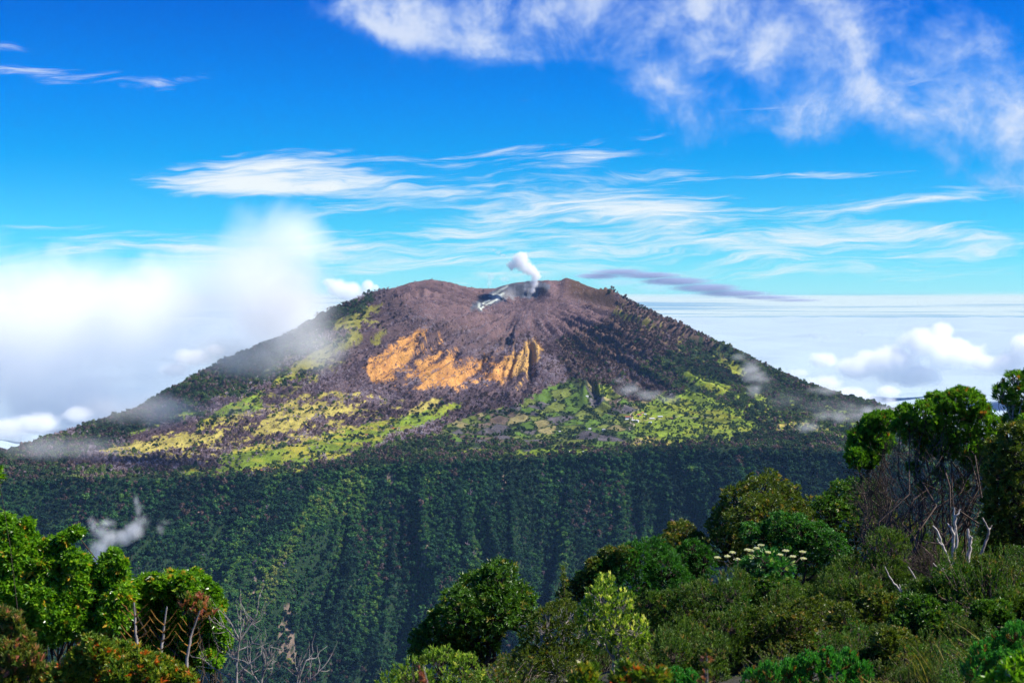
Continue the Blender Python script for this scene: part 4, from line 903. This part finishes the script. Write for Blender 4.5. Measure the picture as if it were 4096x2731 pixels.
        V = np.concatenate(V); V[:, 2] += slope(V[:, 0] + b.x, V[:, 1] + b.y) * 0
        me = mesh_from('grass_tuft', V, [np.concatenate(F)], (M[mat],), np.concatenate(tt)); o = bpy.data.objects.new('grass_tuft', me); COL.objects.link(o); o.location = b; o['label'] = lab; o['category'] = 'grass tuft'; o['group'] = 'dry grass tufts'
    tuft('thick straw-coloured grass tuft on the bottom edge at right', 3690, 13.0, 300, .34, .34)
    tuft('straw-coloured grass tuft left of the thickest one', 3570, 14.0, 90, .36, .2)
    tuft('sparse tall grass stalks above the corner cushion shrub', 3930, 15.0, 26, .62, .30, lean=.22)
    tuft('few tall grass stalks near the right edge', 4060, 14.5, 16, .7, .22, lean=.2)
    tuft('thin grass stalks right of the thickest tuft', 3800, 15.0, 30, .6, .25, lean=.22)
    # ---- near left: big oval-leaved shrubs, berry shrub, bare conifer-like stems
    NL = lambda nm, lab, bu, Y, lob, leaf, n, m, L, W, bark='grey', **kw: plant(nm, lab, kw.pop('cat', 'shrub'), on_ground(bu, Y), px_lobes(lob, Y, jit=.6), M[leaf], n, m, L, W, M[bark], **kw)
    NL('oval_leaf_shrub', 'large oval-leaved green shrub filling the lower left edge', 150, 11.0,
       [(15, 2105, 42), (60, 2150, 42), (105, 2105, 24), (95, 2140, 26), (40, 2230, 70), (140, 2210, 60), (225, 2210, 45), (265, 2155, 24), (305, 2130, 22), (290, 2240, 40), (120, 2300, 85), (230, 2290, 70), (30, 2350, 90), (160, 2400, 85), (310, 2310, 50), (300, 2400, 75),
        (430, 2245, 24), (455, 2215, 20), (480, 2260, 26), (430, 2300, 42), (380, 2340, 55), (60, 2470, 80), (240, 2480, 80), (390, 2430, 65), (200, 2190, 36), (360, 2290, 24), (90, 2200, 60), (180, 2270, 70), (340, 2370, 60), (480, 2400, 55), (480, 2330, 40), (330, 2260, 36), (450, 2470, 60), (120, 2540, 70), (340, 2510, 60)],
       'broad', 7000, 9, .044, .022, 'bark', stems=4, limb=.014, tip=.06, spread=(25, 85), up=.45, shell=(.45, 1.05))
    NL('oval_leaf_shrub', 'second oval-leaved shrub right of the first, against the gorge', 700, 11.5,
       [(560, 2370, 45), (590, 2335, 30), (640, 2345, 42), (690, 2320, 32), (740, 2340, 44), (780, 2305, 24), (800, 2345, 36), (845, 2370, 28), (700, 2390, 55), (800, 2410, 45), (620, 2420, 55), (870, 2420, 28), (540, 2440, 45), (760, 2470, 55), (850, 2500, 42), (890, 2560, 34), (690, 2490, 50), (860, 2590, 34), (780, 2570, 50), (520, 2400, 42), (600, 2480, 55), (560, 2500, 50), (660, 2560, 55), (720, 2440, 55), (830, 2450, 42), (500, 2460, 50), (480, 2530, 55), (560, 2570, 55), (640, 2620, 55), (740, 2620, 50), (840, 2640, 40)],
       'broad', 5600, 9, .045, .022, 'bark', stems=4, limb=.013, tip=.08, spread=(25, 85), up=.45, shell=(.45, 1.05))
    NL('berry_shrub', 'orange and red tipped shrub along the bottom left edge', 430, 8.5,
       [(330, 2640, 50), (400, 2610, 48), (300, 2700, 60), (390, 2690, 65), (480, 2630, 55), (560, 2650, 52), (490, 2710, 66), (600, 2700, 55), (680, 2700, 48), (740, 2730, 44), (230, 2740, 55), (360, 2570, 24), (640, 2660, 36)],
       'berry', 1700, 9, .036, .014, 'bark', limb=.008, stems=4, tip=.06, spread=(10, 60), up=.7, shell=(.4, 1.04))
    NL('red_tipped_shrub', 'upright shrub with reddish shoot tips in the bottom left corner', 60, 8.5,
       [(15, 2470, 30), (60, 2480, 24), (30, 2540, 46), (100, 2570, 36), (50, 2620, 60), (120, 2640, 46), (20, 2700, 70), (110, 2710, 60), (190, 2700, 40), (70, 2520, 26)], 'red', 1100, 9, .042, .015, 'bark', limb=.008, stems=5, tip=.10, spread=(6, 40), up=.8, shell=(.4, 1.04))
    NL('red_tipped_sprig', 'reddish tuft of shoots in front of the second oval-leaved shrub', 800, 10.5, [(760, 2400, 26), (800, 2420, 28), (830, 2450, 26), (790, 2460, 28), (740, 2430, 22)], 'red', 130, 9, .05, .018, 'bark', limb=.006, stems=2, tip=.35, spread=(6, 40), up=.75, shell=(.3, 1.1))
    def bare_conifer(lab, lines, Y, r0):
        return dead_wood('bare_snag', lab, lines, Y, r0, M['grey'], cat='snag', arm=.42, arm_mat=M['lichen'])
    def arms(stem, ys, span, lift):
        out = []
        for j, y_ in enumerate(ys):
            x0 = np.interp(y_, [p[1] for p in stem][::-1], [p[0] for p in stem][::-1])
            for sgn in (-1, 1): out.append([(x0, y_), (x0 + sgn * span * .5 * (1 - .07 * j), y_ - lift * .30), (x0 + sgn * span * (1 - .05 * j), y_ - lift * (1 - .05 * j))])
        return out
    st1 = [(548, 2600), (545, 2540), (541, 2480), (536, 2408)]
    bare_conifer('bare pale snag with upswept side branches, leftmost of the three', [st1] + arms(st1, [2590, 2560, 2530, 2495, 2465], 66, 66), 9.6, .014)
    st2 = [(642, 2620), (648, 2560), (655, 2500), (668, 2425)]
    bare_conifer('bare pale snag with upswept side branches, middle of the three', [st2] + arms(st2, [2600, 2565, 2530, 2500], 62, 74), 9.8, .014)
    st3 = [(745, 2640), (760, 2570), (775, 2510), (800, 2440)]
    bare_conifer('bare pale snag with upswept side branches, rightmost of the three', [st3] + arms(st3, [2620, 2585, 2550, 2520], 60, 66), 10.0, .013)
    dead_wood('bare_bush', 'bare grey bush with fanning branches in front of the gorge', [[(945, 2750), (948, 2660), (955, 2580), (962, 2520), (975, 2475)], [(950, 2560), (900, 2510), (850, 2462)], [(955, 2555), (930, 2500), (905, 2465)], [(957, 2560), (985, 2500), (990, 2450)], [(960, 2560), (1000, 2500), (1030, 2455)],
              [(958, 2600), (1000, 2580), (1040, 2530)], [(948, 2640), (930, 2625), (920, 2605)], [(945, 2700), (990, 2660), (1050, 2610), (1088, 2575)], [(945, 2720), (900, 2700), (840, 2660), (800, 2620)]], 10.5, .0105, M['grey'], cat='dead shrub', twig=(46, .24))
    dead_wood('bare_bush', 'smaller bare grey bush right of the fanning one', [[(1040, 2760), (1050, 2700), (1060, 2640), (1062, 2590)], [(1045, 2720), (1070, 2660), (1090, 2610)], [(1042, 2740), (1010, 2690), (1000, 2640)], [(1040, 2745), (1080, 2700), (1095, 2640)]], 10.8, .011, M['grey'], cat='dead shrub', twig=(30, .2))
    dead_wood('bare_bush', 'few bare twigs standing at the bottom edge left of the round tree', [[(1190, 2770), (1200, 2700), (1222, 2640), (1250, 2630)], [(1190, 2760), (1220, 2710), (1250, 2650)], [(1200, 2760), (1260, 2700), (1300, 2660)], [(1185, 2750), (1195, 2690), (1200, 2620)]], 10.8, .011, M['grey'], cat='dead shrub', twig=(16, .2))
    # ---- blurred sprigs right under the camera
    NL('leafy_sprig', 'blurred yellow-green sprig at the bottom edge near the centre', 2360, 5.2, [(2340, 2700, 26), (2365, 2680, 20), (2320, 2740, 30), (2375, 2740, 30)], 'berry', 60, 9, .034, .013, limb=.005, spread=(8, 50), up=.7, cat='sprig', shell=(.2, 1.1))
    NL('leafy_sprig', 'blurred sprig with orange tips at the bottom edge beside the pale shrub', 2640, 5.2, [(2500, 2690, 30), (2540, 2720, 34), (2470, 2740, 30), (2620, 2725, 34), (2660, 2710, 24)], 'berry', 110, 9, .034, .013, limb=.005, spread=(8, 50), up=.7, tip=.15, cat='sprig', shell=(.2, 1.1))
    NL('leafy_sprig', 'blurred green sprig in the bottom right corner', 4050, 5.2, [(4040, 2690, 34), (4080, 2720, 40), (3990, 2740, 34), (4085, 2650, 26)], 'broad', 90, 8, .034, .015, limb=.005, spread=(15, 70), up=.5, cat='sprig', shell=(.2, 1.1))
    NL('red_spike', 'blurred reddish plant spike below the flowering plant', 2850, 5.0, [(2828, 2610, 7), (2826, 2640, 9), (2820, 2670, 10), (2825, 2705, 12), (2818, 2735, 14)], 'red', 34, 8, .022, .010, limb=.004, spread=(10, 50), up=.7, tip=.3, cat='plant', shell=(.1, 1.1))
    NL('red_spike', 'blurred reddish plant spike at the bottom edge under the round tree', 1690, 5.0, [(1690, 2650, 7), (1688, 2680, 9), (1685, 2710, 10), (1690, 2740, 12)], 'red', 26, 8, .022, .010, limb=.004, spread=(6, 30), up=.9, tip=.3, cat='plant', shell=(.1, 1.1))
    NL('leaf_tip', 'small leaf tip poking in at the left edge', -40, 9.0, [(-6, 1897, 16), (-20, 1910, 24), (-40, 1960, 30), (-60, 2040, 40)], 'broad', 60, 8, .045, .02, 'bark', limb=.004, cat='twig', shell=(.3, 1.05))

# ------------------------------------------------------------------ farms, tracks and masts on the mountain
def far_hit(u, v):
    """where the sight line of a pixel meets the far ground"""
    Y = np.linspace(6200, 9700, 1400); p0 = at(u, v, 1.0); gz = height(p0.x * Y, Y); b = np.where(p0.z * Y < gz)[0]
    y = Y[b[0]] if len(b) else 7000.0
    return Vector((p0.x * y, y, float(height(p0.x * y, y))))
def plain_mat(name, col, rough=.7):
    m, g, o = new_mat(name); geo = g.node('ShaderNodeNewGeometry'); n = g.noise(geo.outputs['Position'], .6, 3, .6)
    b = g.node('ShaderNodeBsdfPrincipled'); g.put(b.inputs['Base Color'], g.mix(n, tuple(c * .7 for c in col), tuple(min(c * 1.2, .9) for c in col))); b.inputs['Roughness'].default_value = rough
    m.node_tree.links.new(b.outputs[0], o.inputs[0]); return m
def build_farms():
    W = plain_mat('whitewashed wall', (.66, .64, .60)); RF = plain_mat('red tin roof', (.42, .08, .04)); GF = plain_mat('pale tin roof', (.70, .71, .72), .4); TR = plain_mat('dirt track', (.42, .35, .27), .95); MT = plain_mat('mast steel', (.55, .5, .5), .5)
    def house(label, u, v, lw, dp, h, roof, rot=0.0, cat='house', name='farmhouse'):
        p = far_hit(u, v); root = thing(name, label, cat, p, 'farm buildings on the plateau'); root.rotation_euler = (0, 0, rot)
        x, y = lw / 2, dp / 2
        wv = [(-x, -y, -4), (x, -y, -4), (x, y, -4), (-x, y, -4), (-x, -y, h), (x, -y, h), (x, y, h), (-x, y, h), (-x, 0, h + dp * .3), (x, 0, h + dp * .3)]
        part('wall', mesh_from('wall', wv, [[(0, 1, 5, 4), (1, 2, 6, 5), (2, 3, 7, 6), (3, 0, 4, 7)], [(4, 7, 8), (5, 9, 6)]], (W,)), root)
        e = .9; t = .35; rz = h + dp * .3
        V = []
        for dz in (0.05, t): V += [(-x - e, -y - e, h - e * .6 + dz), (x + e, -y - e, h - e * .6 + dz), (x + e, 0, rz + dz), (-x - e, 0, rz + dz), (x + e, y + e, h - e * .6 + dz), (-x - e, y + e, h - e * .6 + dz)]
        part('roof', mesh_from('roof', V, [[(6, 7, 8, 9), (9, 8, 10, 11), (0, 3, 2, 1), (3, 5, 4, 2), (0, 1, 7, 6), (4, 5, 11, 10), (1, 2, 8, 7), (2, 4, 10, 8), (3, 0, 6, 9), (5, 3, 9, 11)]], (roof,)), root)
        for q in ((-.5, -.1), (.12, .5)):
            part('window', mesh_from('window', [(x * q[0], -y - .12, h * .3), (x * q[1], -y - .12, h * .3), (x * q[1], -y - .12, h * .75), (x * q[0], -y - .12, h * .75)], [[(0, 1, 2, 3)]], (MT,)), root)
    L = [('long pale-roofed barn at the left end of the farm hamlet', 2512, 1671, 30, 11, 5, RF), ('second long barn just below the leftmost one', 2507, 1680, 18, 9, 4.5, GF), ('large white-roofed barn beside the winding track', 2541, 1686, 36, 15, 6, GF),
         ('white farmhouse with red roof above the large white barn', 2557, 1662, 22, 10, 5, RF), ('small red-roofed house, highest of the hamlet', 2570, 1653, 13, 8, 4.5, RF), ('small pale-roofed house right of the red-roofed ones', 2581, 1660, 11, 8, 4.5, GF),
         ('pale shed standing alone below the hamlet', 2601, 1692, 14, 8, 4, GF), ('low white farm row right of the hamlet', 2608, 1676, 24, 9, 4, GF), ('white barn at the right end of the hamlet road', 2641, 1669, 24, 10, 5, GF), ('red-roofed shed beyond the last white barn', 2688, 1675, 18, 8, 4, RF),
         ('lone white hut left of the dark grove', 2415, 1722, 13, 9, 5, GF), ('white hut high among the farm plots', 2348, 1587, 13, 8, 4.5, GF), ('cluster house on the hedge below the grey cone', 2218, 1603, 18, 9, 5, GF), ('white hut on the straight field wall', 2277, 1727, 12, 8, 4.5, GF),
         ('white hut right of the straight field wall', 2359, 1718, 12, 8, 4.5, GF), ('tiny pale hut left of the straight field wall', 2239, 1728, 10, 7, 4, GF), ('tiny hut beside the ploughed field', 2073, 1713, 10, 7, 4, RF), ('long red-roofed house at the gorge edge', 2203, 1820, 30, 10, 5, RF),
         ('white house at the gorge edge behind tall trees', 2341, 1811, 24, 10, 5, GF), ('small pale house between the two gorge-edge houses', 2280, 1811, 14, 9, 5, GF), ('red barn on the long left pasture band', 1580, 1717, 26, 11, 5, RF), ('white row of sheds right of the red barn', 1646, 1731, 34, 8, 4, GF),
         ('red and white shed left of the red barn', 1468, 1741, 18, 8, 4, RF), ('small red hut low at the left above the gorge', 1042, 1884, 13, 8, 4, RF)]
    rr = np.random.default_rng(9)
    for (lab, u, v, lw, dp, h, rf) in L: house(lab, u, v, lw, dp, h, rf, float(rr.normal(0, .25)))
    def track(name, label, px, w):
        P = [far_hit(*q) for q in px]; Q = []
        for a, b in zip(P[:-1], P[1:]):
            for t in np.linspace(0, 1, 14, endpoint=False): Q.append((a.x + (b.x - a.x) * t, a.y + (b.y - a.y) * t))
        Q = np.array(Q); T = unit(np.gradient(Q, axis=0)); N = np.column_stack([-T[:, 1], T[:, 0]]); V = []
        for sgn in (-1, 1):
            e = Q + N * w * sgn; V.append(np.column_stack([e, height(e[:, 0], e[:, 1]) + 1.3]))
        n = len(Q); i = np.arange(n - 1); me = mesh_from(name, np.concatenate(V), [np.column_stack([i, i + 1, i + 1 + n, i + n])], (TR,))
        o = bpy.data.objects.new(name, me); COL.objects.link(o); o['kind'] = 'structure'; o['label'] = label
    track('dirt_road', 'pale dirt road winding up past the hamlet', [(2520, 1720), (2516, 1712), (2534, 1704), (2538, 1698), (2520, 1690), (2528, 1680), (2531, 1668), (2522, 1660), (2530, 1650), (2552, 1640), (2555, 1636)], 2.6)
    track('dirt_road', 'pale dirt road bending round the ploughed fields', [(2500, 1624), (2475, 1614), (2470, 1606), (2480, 1600), (2497, 1594)], 2.4)
    track('dirt_road', 'straight dirt road running right from the hamlet', [(2545, 1684), (2600, 1678), (2680, 1671), (2780, 1671), (2850, 1674)], 2.0)
    # radio masts on the summit
    for lab, u, hgt in (('thin lattice radio mast on the summit, left of the pair', 2250, 36), ('taller radio mast on the summit, right of the pair', 2258, 44)):
        y = float(np.interp(u, RID_U, RID_Y)) - 5; x = (u - CU) / FPX * y; p = Vector((x, y, float(height(x, y)))); root = thing('radio_mast', lab, 'mast', p, 'masts on the summit')
        legs = [(1.1, 0), (-.55, .95), (-.55, -.95)]
        for a, b in legs:
            V, F = tubes([(np.array([(a, b, -3), (a * .25, b * .25, hgt)]), np.array([.28, .2]))], 4); part('leg', mesh_from('leg', V, [F], (MT,)), root)
        br = []
        for q in range(12):
            t0, t1 = q / 12, (q + 1) / 12
            for j in range(3):
                a, b = legs[j]; c, d = legs[(j + 1) % 3]; s0, s1 = 1 - .75 * t0, 1 - .75 * t1; br.append((np.array([(a * s0, b * s0, hgt * t0), (c * s1, d * s1, hgt * t1)]), np.array([.1, .1])))
        V, F = tubes(br, 3); part('lattice', mesh_from('lattice', V, [F], (MT,)), root)

build_hillside()
build_farms()
build_plants()
# ------------------------------------------------------------------ air and clouds
def volume_mat(name, dens, blobs, edge, noise_m, amount, colour=(1, 1, 1), aniso=0.0, step=0.25, detail=4.0, stretch=(1, 1, 1), bias=0.0):
    """density = soft union of balls (local metres), eaten away by noise"""
    m, g, o = new_mat(name)
    tc = g.node('ShaderNodeTexCoord'); p = tc.outputs['Object']
    acc = None
    for (c, r) in blobs:
        q = g.vm('SUBTRACT', p, tuple(c)); q = g.vm('MULTIPLY', q, tuple(1.0 / k for k in r))
        f = g.m('SUBTRACT', 1.0, g.vm('LENGTH', q))
        acc = f if acc is None else g.m('SMOOTH_MAX', acc, f, 0.25)
    n = g.noise(g.vm('MULTIPLY', p, tuple(s / noise_m for s in stretch)), 1.0, detail, 0.58, 0.35)
    dn = g.smooth(g.add(g.sub(acc, bias), g.mul(g.sub(n, 0.5), amount)), 0.0, edge)
    v = g.node('ShaderNodeVolumePrincipled'); v.inputs['Color'].default_value = (*colour, 1.0); v.inputs['Anisotropy'].default_value = aniso
    g.put(v.inputs['Density'], g.mul(dn, dens))
    m.node_tree.links.new(v.outputs[0], o.inputs['Volume'])
    m.cycles.volume_step_rate = step
    return m
def cloud(name, label, blobs_px, Y, mat_kw, depth=1.0, hull=1.12, detail=3, category=None):
    """blobs in pixels (u, v, ru, rv[, dY]) of a cloud that hangs Y metres ahead; real size follows from the distance"""
    c0 = at(blobs_px[0][0], blobs_px[0][1], Y); bl = []
    for b in blobs_px:
        u, v, ru, rv = b[:4]; dy = b[4] if len(b) > 4 else 0.0
        c = at(u, v, Y + dy) - c0; k = (Y + dy) / FPX
        bl.append((c, (ru * k, min(ru, rv) * k * depth if depth < 3 else depth, rv * k)))
    bm = bmesh.new()
    for c, r in bl:
        t = bmesh.ops.create_icosphere(bm, subdivisions=detail, radius=1.0)['verts']
        for w in t: w.co = Vector((w.co.x * r[0], w.co.y * r[1], w.co.z * r[2])) * hull + c
    me = bpy.data.meshes.new(name); bm.to_mesh(me); bm.free()
    me.materials.append(volume_mat(name, blobs=bl, **mat_kw))
    o = bpy.data.objects.new(name, me); COL.objects.link(o); o.location = c0
    if len(bl) > 1:
        md = o.modifiers.new('one skin', 'REMESH'); md.mode = 'VOXEL'; md.voxel_size = max(min(min(r) for c, r in bl) * 0.35, 3.0)
    o['label'] = label
    cat = {'cumulus_cloud': 'cloud', 'lens_cloud': 'cloud', 'steam_plume': 'steam plume', 'mist_wisp': 'mist'}.get(name)
    if cat: o['category'] = cat; o['group'] = {'cumulus_cloud': 'cumulus clouds round the volcano', 'mist_wisp': 'wisps of mist on the slopes'}.get(name, name.replace('_', ' '))
    else: o['kind'] = 'stuff'
    return o

def build_air():
    # one closed box of thin blue air round the viewpoint and the mountain
    bm = bmesh.new(); bmesh.ops.create_cube(bm, size=1.0)
    lo, hi = Vector((-9000, -150, -2100)), Vector((9000, 10780, 720))
    for v in bm.verts: v.co = Vector([lo[i] + (v.co[i] + .5) * (hi[i] - lo[i]) for i in range(3)])
    me = bpy.data.meshes.new('haze'); bm.to_mesh(me); bm.free()
    m, g, o = new_mat('haze'); v = g.node('ShaderNodeVolumePrincipled'); v.inputs['Color'].default_value = (.28, .55, 1.0, 1.0)
    v.inputs['Density'].default_value = 0.75e-5; v.inputs['Anisotropy'].default_value = 0.0
    m.node_tree.links.new(v.outputs[0], o.inputs['Volume']); me.materials.append(m); m.cycles.homogeneous_volume = True if hasattr(m.cycles, 'homogeneous_volume') else None
    ob = bpy.data.objects.new('haze', me); COL.objects.link(ob); ob['kind'] = 'stuff'; ob['label'] = 'thin blue haze between the viewpoint and the volcano'

def build_clouds():
    cloud('steam_plume', 'white steam plume curling up out of the crater', [(2132, 1160, 13, 16), (2138, 1130, 20, 26), (2143, 1103, 25, 28), (2128, 1082, 30, 28), (2102, 1068, 36, 30),
          (2080, 1048, 42, 34), (2088, 1026, 28, 26), (2050, 1060, 28, 26)], 9430, dict(dens=0.042, edge=0.5, noise_m=34.0, amount=1.5, step=0.1, bias=.02, detail=5.0))
    cloud('steam_plume', 'detached shred of steam drifting off above the plume', [(1995, 1010, 18, 9), (2010, 1020, 16, 8), (1975, 1000, 12, 8)], 9430, dict(dens=0.03, edge=0.9, noise_m=26.0, amount=2.0, step=0.15))
    cloud('steam_wisp', 'faint steam wisp over the saddle left of the crater', [(1958, 1128, 16, 26), (1965, 1108, 24, 18), (2020, 1118, 30, 14)], 9700,
          dict(dens=0.012, edge=0.9, noise_m=60.0, amount=1.2, step=0.2))
    cloud('crater_fume', 'blue-white fume drifting inside the crater', [(2112, 1158, 26, 18), (2130, 1150, 14, 16)], 9400, dict(dens=0.008, edge=0.9, noise_m=40.0, amount=1.0, step=0.25))
    # behind the left shoulder
    cloud('cumulus_cloud', 'bright cumulus peeping over the left shoulder of the volcano', [(1400, 1165, 75, 45), (1350, 1150, 55, 42), (1470, 1145, 30, 32), (1320, 1130, 40, 25), (1440, 1185, 80, 40), (1500, 1150, 18, 15)], 12200,
          dict(dens=0.02, edge=0.5, noise_m=150.0, amount=0.9, step=0.15), depth=1.0)
    # ---- the cloud bank on the left: a veil in front of the slope and a deep bank behind it
    cloud('cloud_bank', 'thick white cloud bank rolling up behind the left slope', [(150, 1330, 560, 400), (-250, 1250, 520, 380), (560, 1280, 460, 340), (980, 1120, 330, 300), (300, 1600, 460, 240), (1100, 1280, 300, 260),
          (-500, 1500, 560, 420), (1180, 960, 170, 170)], 12800, dict(dens=0.0038, edge=1.0, noise_m=620.0, amount=1.4, step=0.2, detail=5.0), depth=1.0)
    cloud('mist_veil', 'thin mist drifting in front of the left shoulder of the volcano', [(1150, 1220, 260, 260), (900, 1430, 330, 110), (1230, 1380, 220, 150), (600, 1640, 420, 80), (250, 1790, 420, 70)], 6500,
          dict(dens=0.0055, edge=1.1, noise_m=300.0, amount=1.7, step=0.2), depth=1.1)
    # ---- wisps in the valley
    cloud('mist_wisp', 'white wisp of mist hanging on the gorge wall at lower left', [(405, 2190, 58, 60), (385, 2285, 44, 58), (392, 2235, 50, 60), (440, 2152, 64, 50), (492, 2140, 58, 42), (538, 2118, 52, 46), (564, 2085, 40, 48), (554, 2042, 28, 46), (546, 2005, 18, 38), (398, 2130, 44, 46), (425, 2092, 60, 24), (372, 2100, 26, 42)], 4700,
          dict(dens=0.034, edge=1.3, noise_m=52.0, amount=2.1, bias=.0, stretch=(1, 1, .7), step=0.2))
    cloud('mist_wisp', 'small faint wisp of mist on the gorge wall right of the larger one', [(665, 2085, 45, 18), (640, 2115, 22, 30)], 4700, dict(dens=0.014, edge=1.2, noise_m=50.0, amount=2.2, bias=.12, step=0.25))
    cloud('mist_wisp', 'blue smoky wisp drifting above the farm buildings', [(2520, 1550, 70, 34), (2590, 1580, 80, 32), (2480, 1525, 40, 22), (2660, 1600, 60, 26)], 7000, dict(dens=0.014, edge=1.2, noise_m=80.0, amount=2.9, bias=.05, stretch=(.55, 1, 1.3), step=0.22))
    cloud('mist_wisp', 'wisp of mist crossing the high pasture on the right flank', [(3000, 1470, 55, 45), (3030, 1510, 60, 40), (2960, 1430, 50, 26), (3020, 1560, 40, 40)], 7300, dict(dens=0.015, edge=1.2, noise_m=90.0, amount=2.9, bias=.05, stretch=(.55, 1, 1.3), step=0.22))
    cloud('mist_wisp', 'long pale wisp of mist low on the right flank', [(3230, 1700, 70, 36), (3330, 1665, 110, 40), (3450, 1640, 120, 44), (3560, 1650, 100, 50), (3300, 1560, 90, 30)], 6900,
          dict(dens=0.014, edge=1.2, noise_m=100.0, amount=2.9, bias=.05, stretch=(.55, 1, 1.3), step=0.22))
    cloud('mist_veil', 'thin haze of mist trailing across the lower right flank', [(3150, 1590, 150, 50), (3320, 1620, 190, 60), (3500, 1690, 190, 60), (3050, 1540, 90, 60)], 6600, dict(dens=0.0022, edge=1.3, noise_m=170.0, amount=2.2, step=.2, stretch=(.6, 1, 1.4)))
    # ---- grey lens of cloud beyond the summit
    cloud('lens_cloud', 'thin grey lens-shaped cloud trailing right of the summit', [(2480, 1088, 150, 17), (2390, 1104, 110, 15), (2590, 1101, 160, 19), (2700, 1126, 170, 22), (2820, 1152, 180, 22), (2940, 1174, 190, 18), (3060, 1190, 180, 13), (3170, 1201, 150, 9)], 15500,
          dict(dens=0.032, edge=1.0, noise_m=260.0, amount=0.7, step=0.1, colour=(.52, .57, .72), stretch=(.4, 1, 2.2)), depth=2.4)
    cloud('lens_cloud', 'faint veil under the arch of the lens-shaped cloud', [(2470, 1125, 140, 30), (2620, 1150, 130, 26), (2760, 1180, 120, 16)], 15300, dict(dens=0.004, edge=1.3, noise_m=300.0, amount=1.5, step=0.15, colour=(.72, .78, .90), stretch=(.4, 1, 2.2)), depth=2.0)
    # ---- cumulus over the lowlands on the right
    Cm = dict(dens=0.012, edge=0.5, noise_m=330.0, amount=1.5, step=0.16, detail=5.0, bias=.1)
    cloud('cumulus_cloud', 'broad cumulus over the lowlands right of the volcano', [(3560, 1440, 170, 80), (3700, 1370, 130, 85), (3420, 1470, 110, 60), (3820, 1420, 130, 80), (3300, 1440, 80, 40), (3650, 1500, 150, 60), (3760, 1320, 70, 50)], 15500, Cm)
    cloud('cumulus_cloud', 'bright cumulus tops at the right edge of the picture', [(4040, 1450, 110, 60), (4160, 1400, 150, 100), (3940, 1450, 70, 45), (4090, 1370, 70, 40)], 14800, Cm)
    cloud('cumulus_cloud', 'low white cumulus touching the right flank', [(3300, 1530, 110, 46), (3400, 1575, 95, 44), (3200, 1490, 60, 28), (3480, 1605, 80, 40), (3560, 1570, 70, 36)], 12600, Cm)
    cloud('cumulus_cloud', 'small white cumulus puff in the blue gap left of the umbrella trees', [(3560, 1605, 42, 26), (3540, 1565, 34, 26), (3600, 1625, 26, 16)], 12400, Cm)
    cloud('cumulus_cloud', 'small dark shred of cloud above the broad cumulus', [(3310, 1350, 60, 18), (3260, 1340, 40, 14), (3450, 1330, 26, 20)], 16500, dict(dens=0.006, edge=.9, noise_m=200.0, amount=1.6, step=.2, colour=(.72, .78, .88)))
    cloud('cumulus_cloud', 'white cumulus tops behind the lower left slope', [(160, 1690, 150, 60), (40, 1720, 130, 60), (300, 1660, 90, 45), (780, 1430, 110, 45), (860, 1400, 60, 34), (690, 1480, 90, 40)], 11300, Cm)
    # ---- the sea of cloud far below, out to the horizon
    n1, n2 = 90, 220
    yy = np.geomspace(10900, 85000, n1); aa = np.linspace(-1.3, 1.3, n2); Yg, Ag = np.meshgrid(yy, aa, indexing='ij'); X = Yg * Ag
    Z = -1200 + 330 * (fbm(X / 2600, Yg / 2600, 5) - .5) + 150 * (fbm(X / 700 + 3, Yg / 700, 3) - .5)
    i = np.arange(n1 * n2).reshape(n1, n2); F = np.stack([i[:-1, :-1], i[:-1, 1:], i[1:, 1:], i[1:, :-1]], -1).reshape(-1, 4)
    m, g, o = new_mat('cloud top'); b = g.node('ShaderNodeBsdfDiffuse'); b.inputs[0].default_value = (.35, .45, .515, 1)  # blue-grey albedo: haze of the long air path is put into the colour
    m.node_tree.links.new(b.outputs[0], o.inputs[0])
    me = mesh_from('cloud_sea', np.column_stack([X.ravel(), Yg.ravel(), Z.ravel()]), [F], (m,), smooth=True)
    ob = bpy.data.objects.new('cloud_sea', me); COL.objects.link(ob); ob['kind'] = 'structure'; ob['label'] = 'sea of white cloud stretching to the horizon'
    # ---- the lowland plain under it all
    m, g, o = new_mat('lowland'); b = g.node('ShaderNodeBsdfDiffuse'); geo = g.node('ShaderNodeNewGeometry')
    g.put(b.inputs[0], g.ramp(g.noise(geo.outputs['Position'], .0006, 5), [(.3, (.03, .06, .03)), (.7, (.08, .10, .05))])); m.node_tree.links.new(b.outputs[0], o.inputs[0])
    me = mesh_from('lowland_plain', [(-150000, -9000, -2300), (150000, -9000, -2300), (150000, 80000, -2300), (-150000, 80000, -2300)], [[(0, 1, 2, 3)]], (m,))
    ob = bpy.data.objects.new('lowland_plain', me); COL.objects.link(ob); ob['kind'] = 'structure'; ob['label'] = 'lowland plain beneath the clouds'

build_air()
build_clouds()
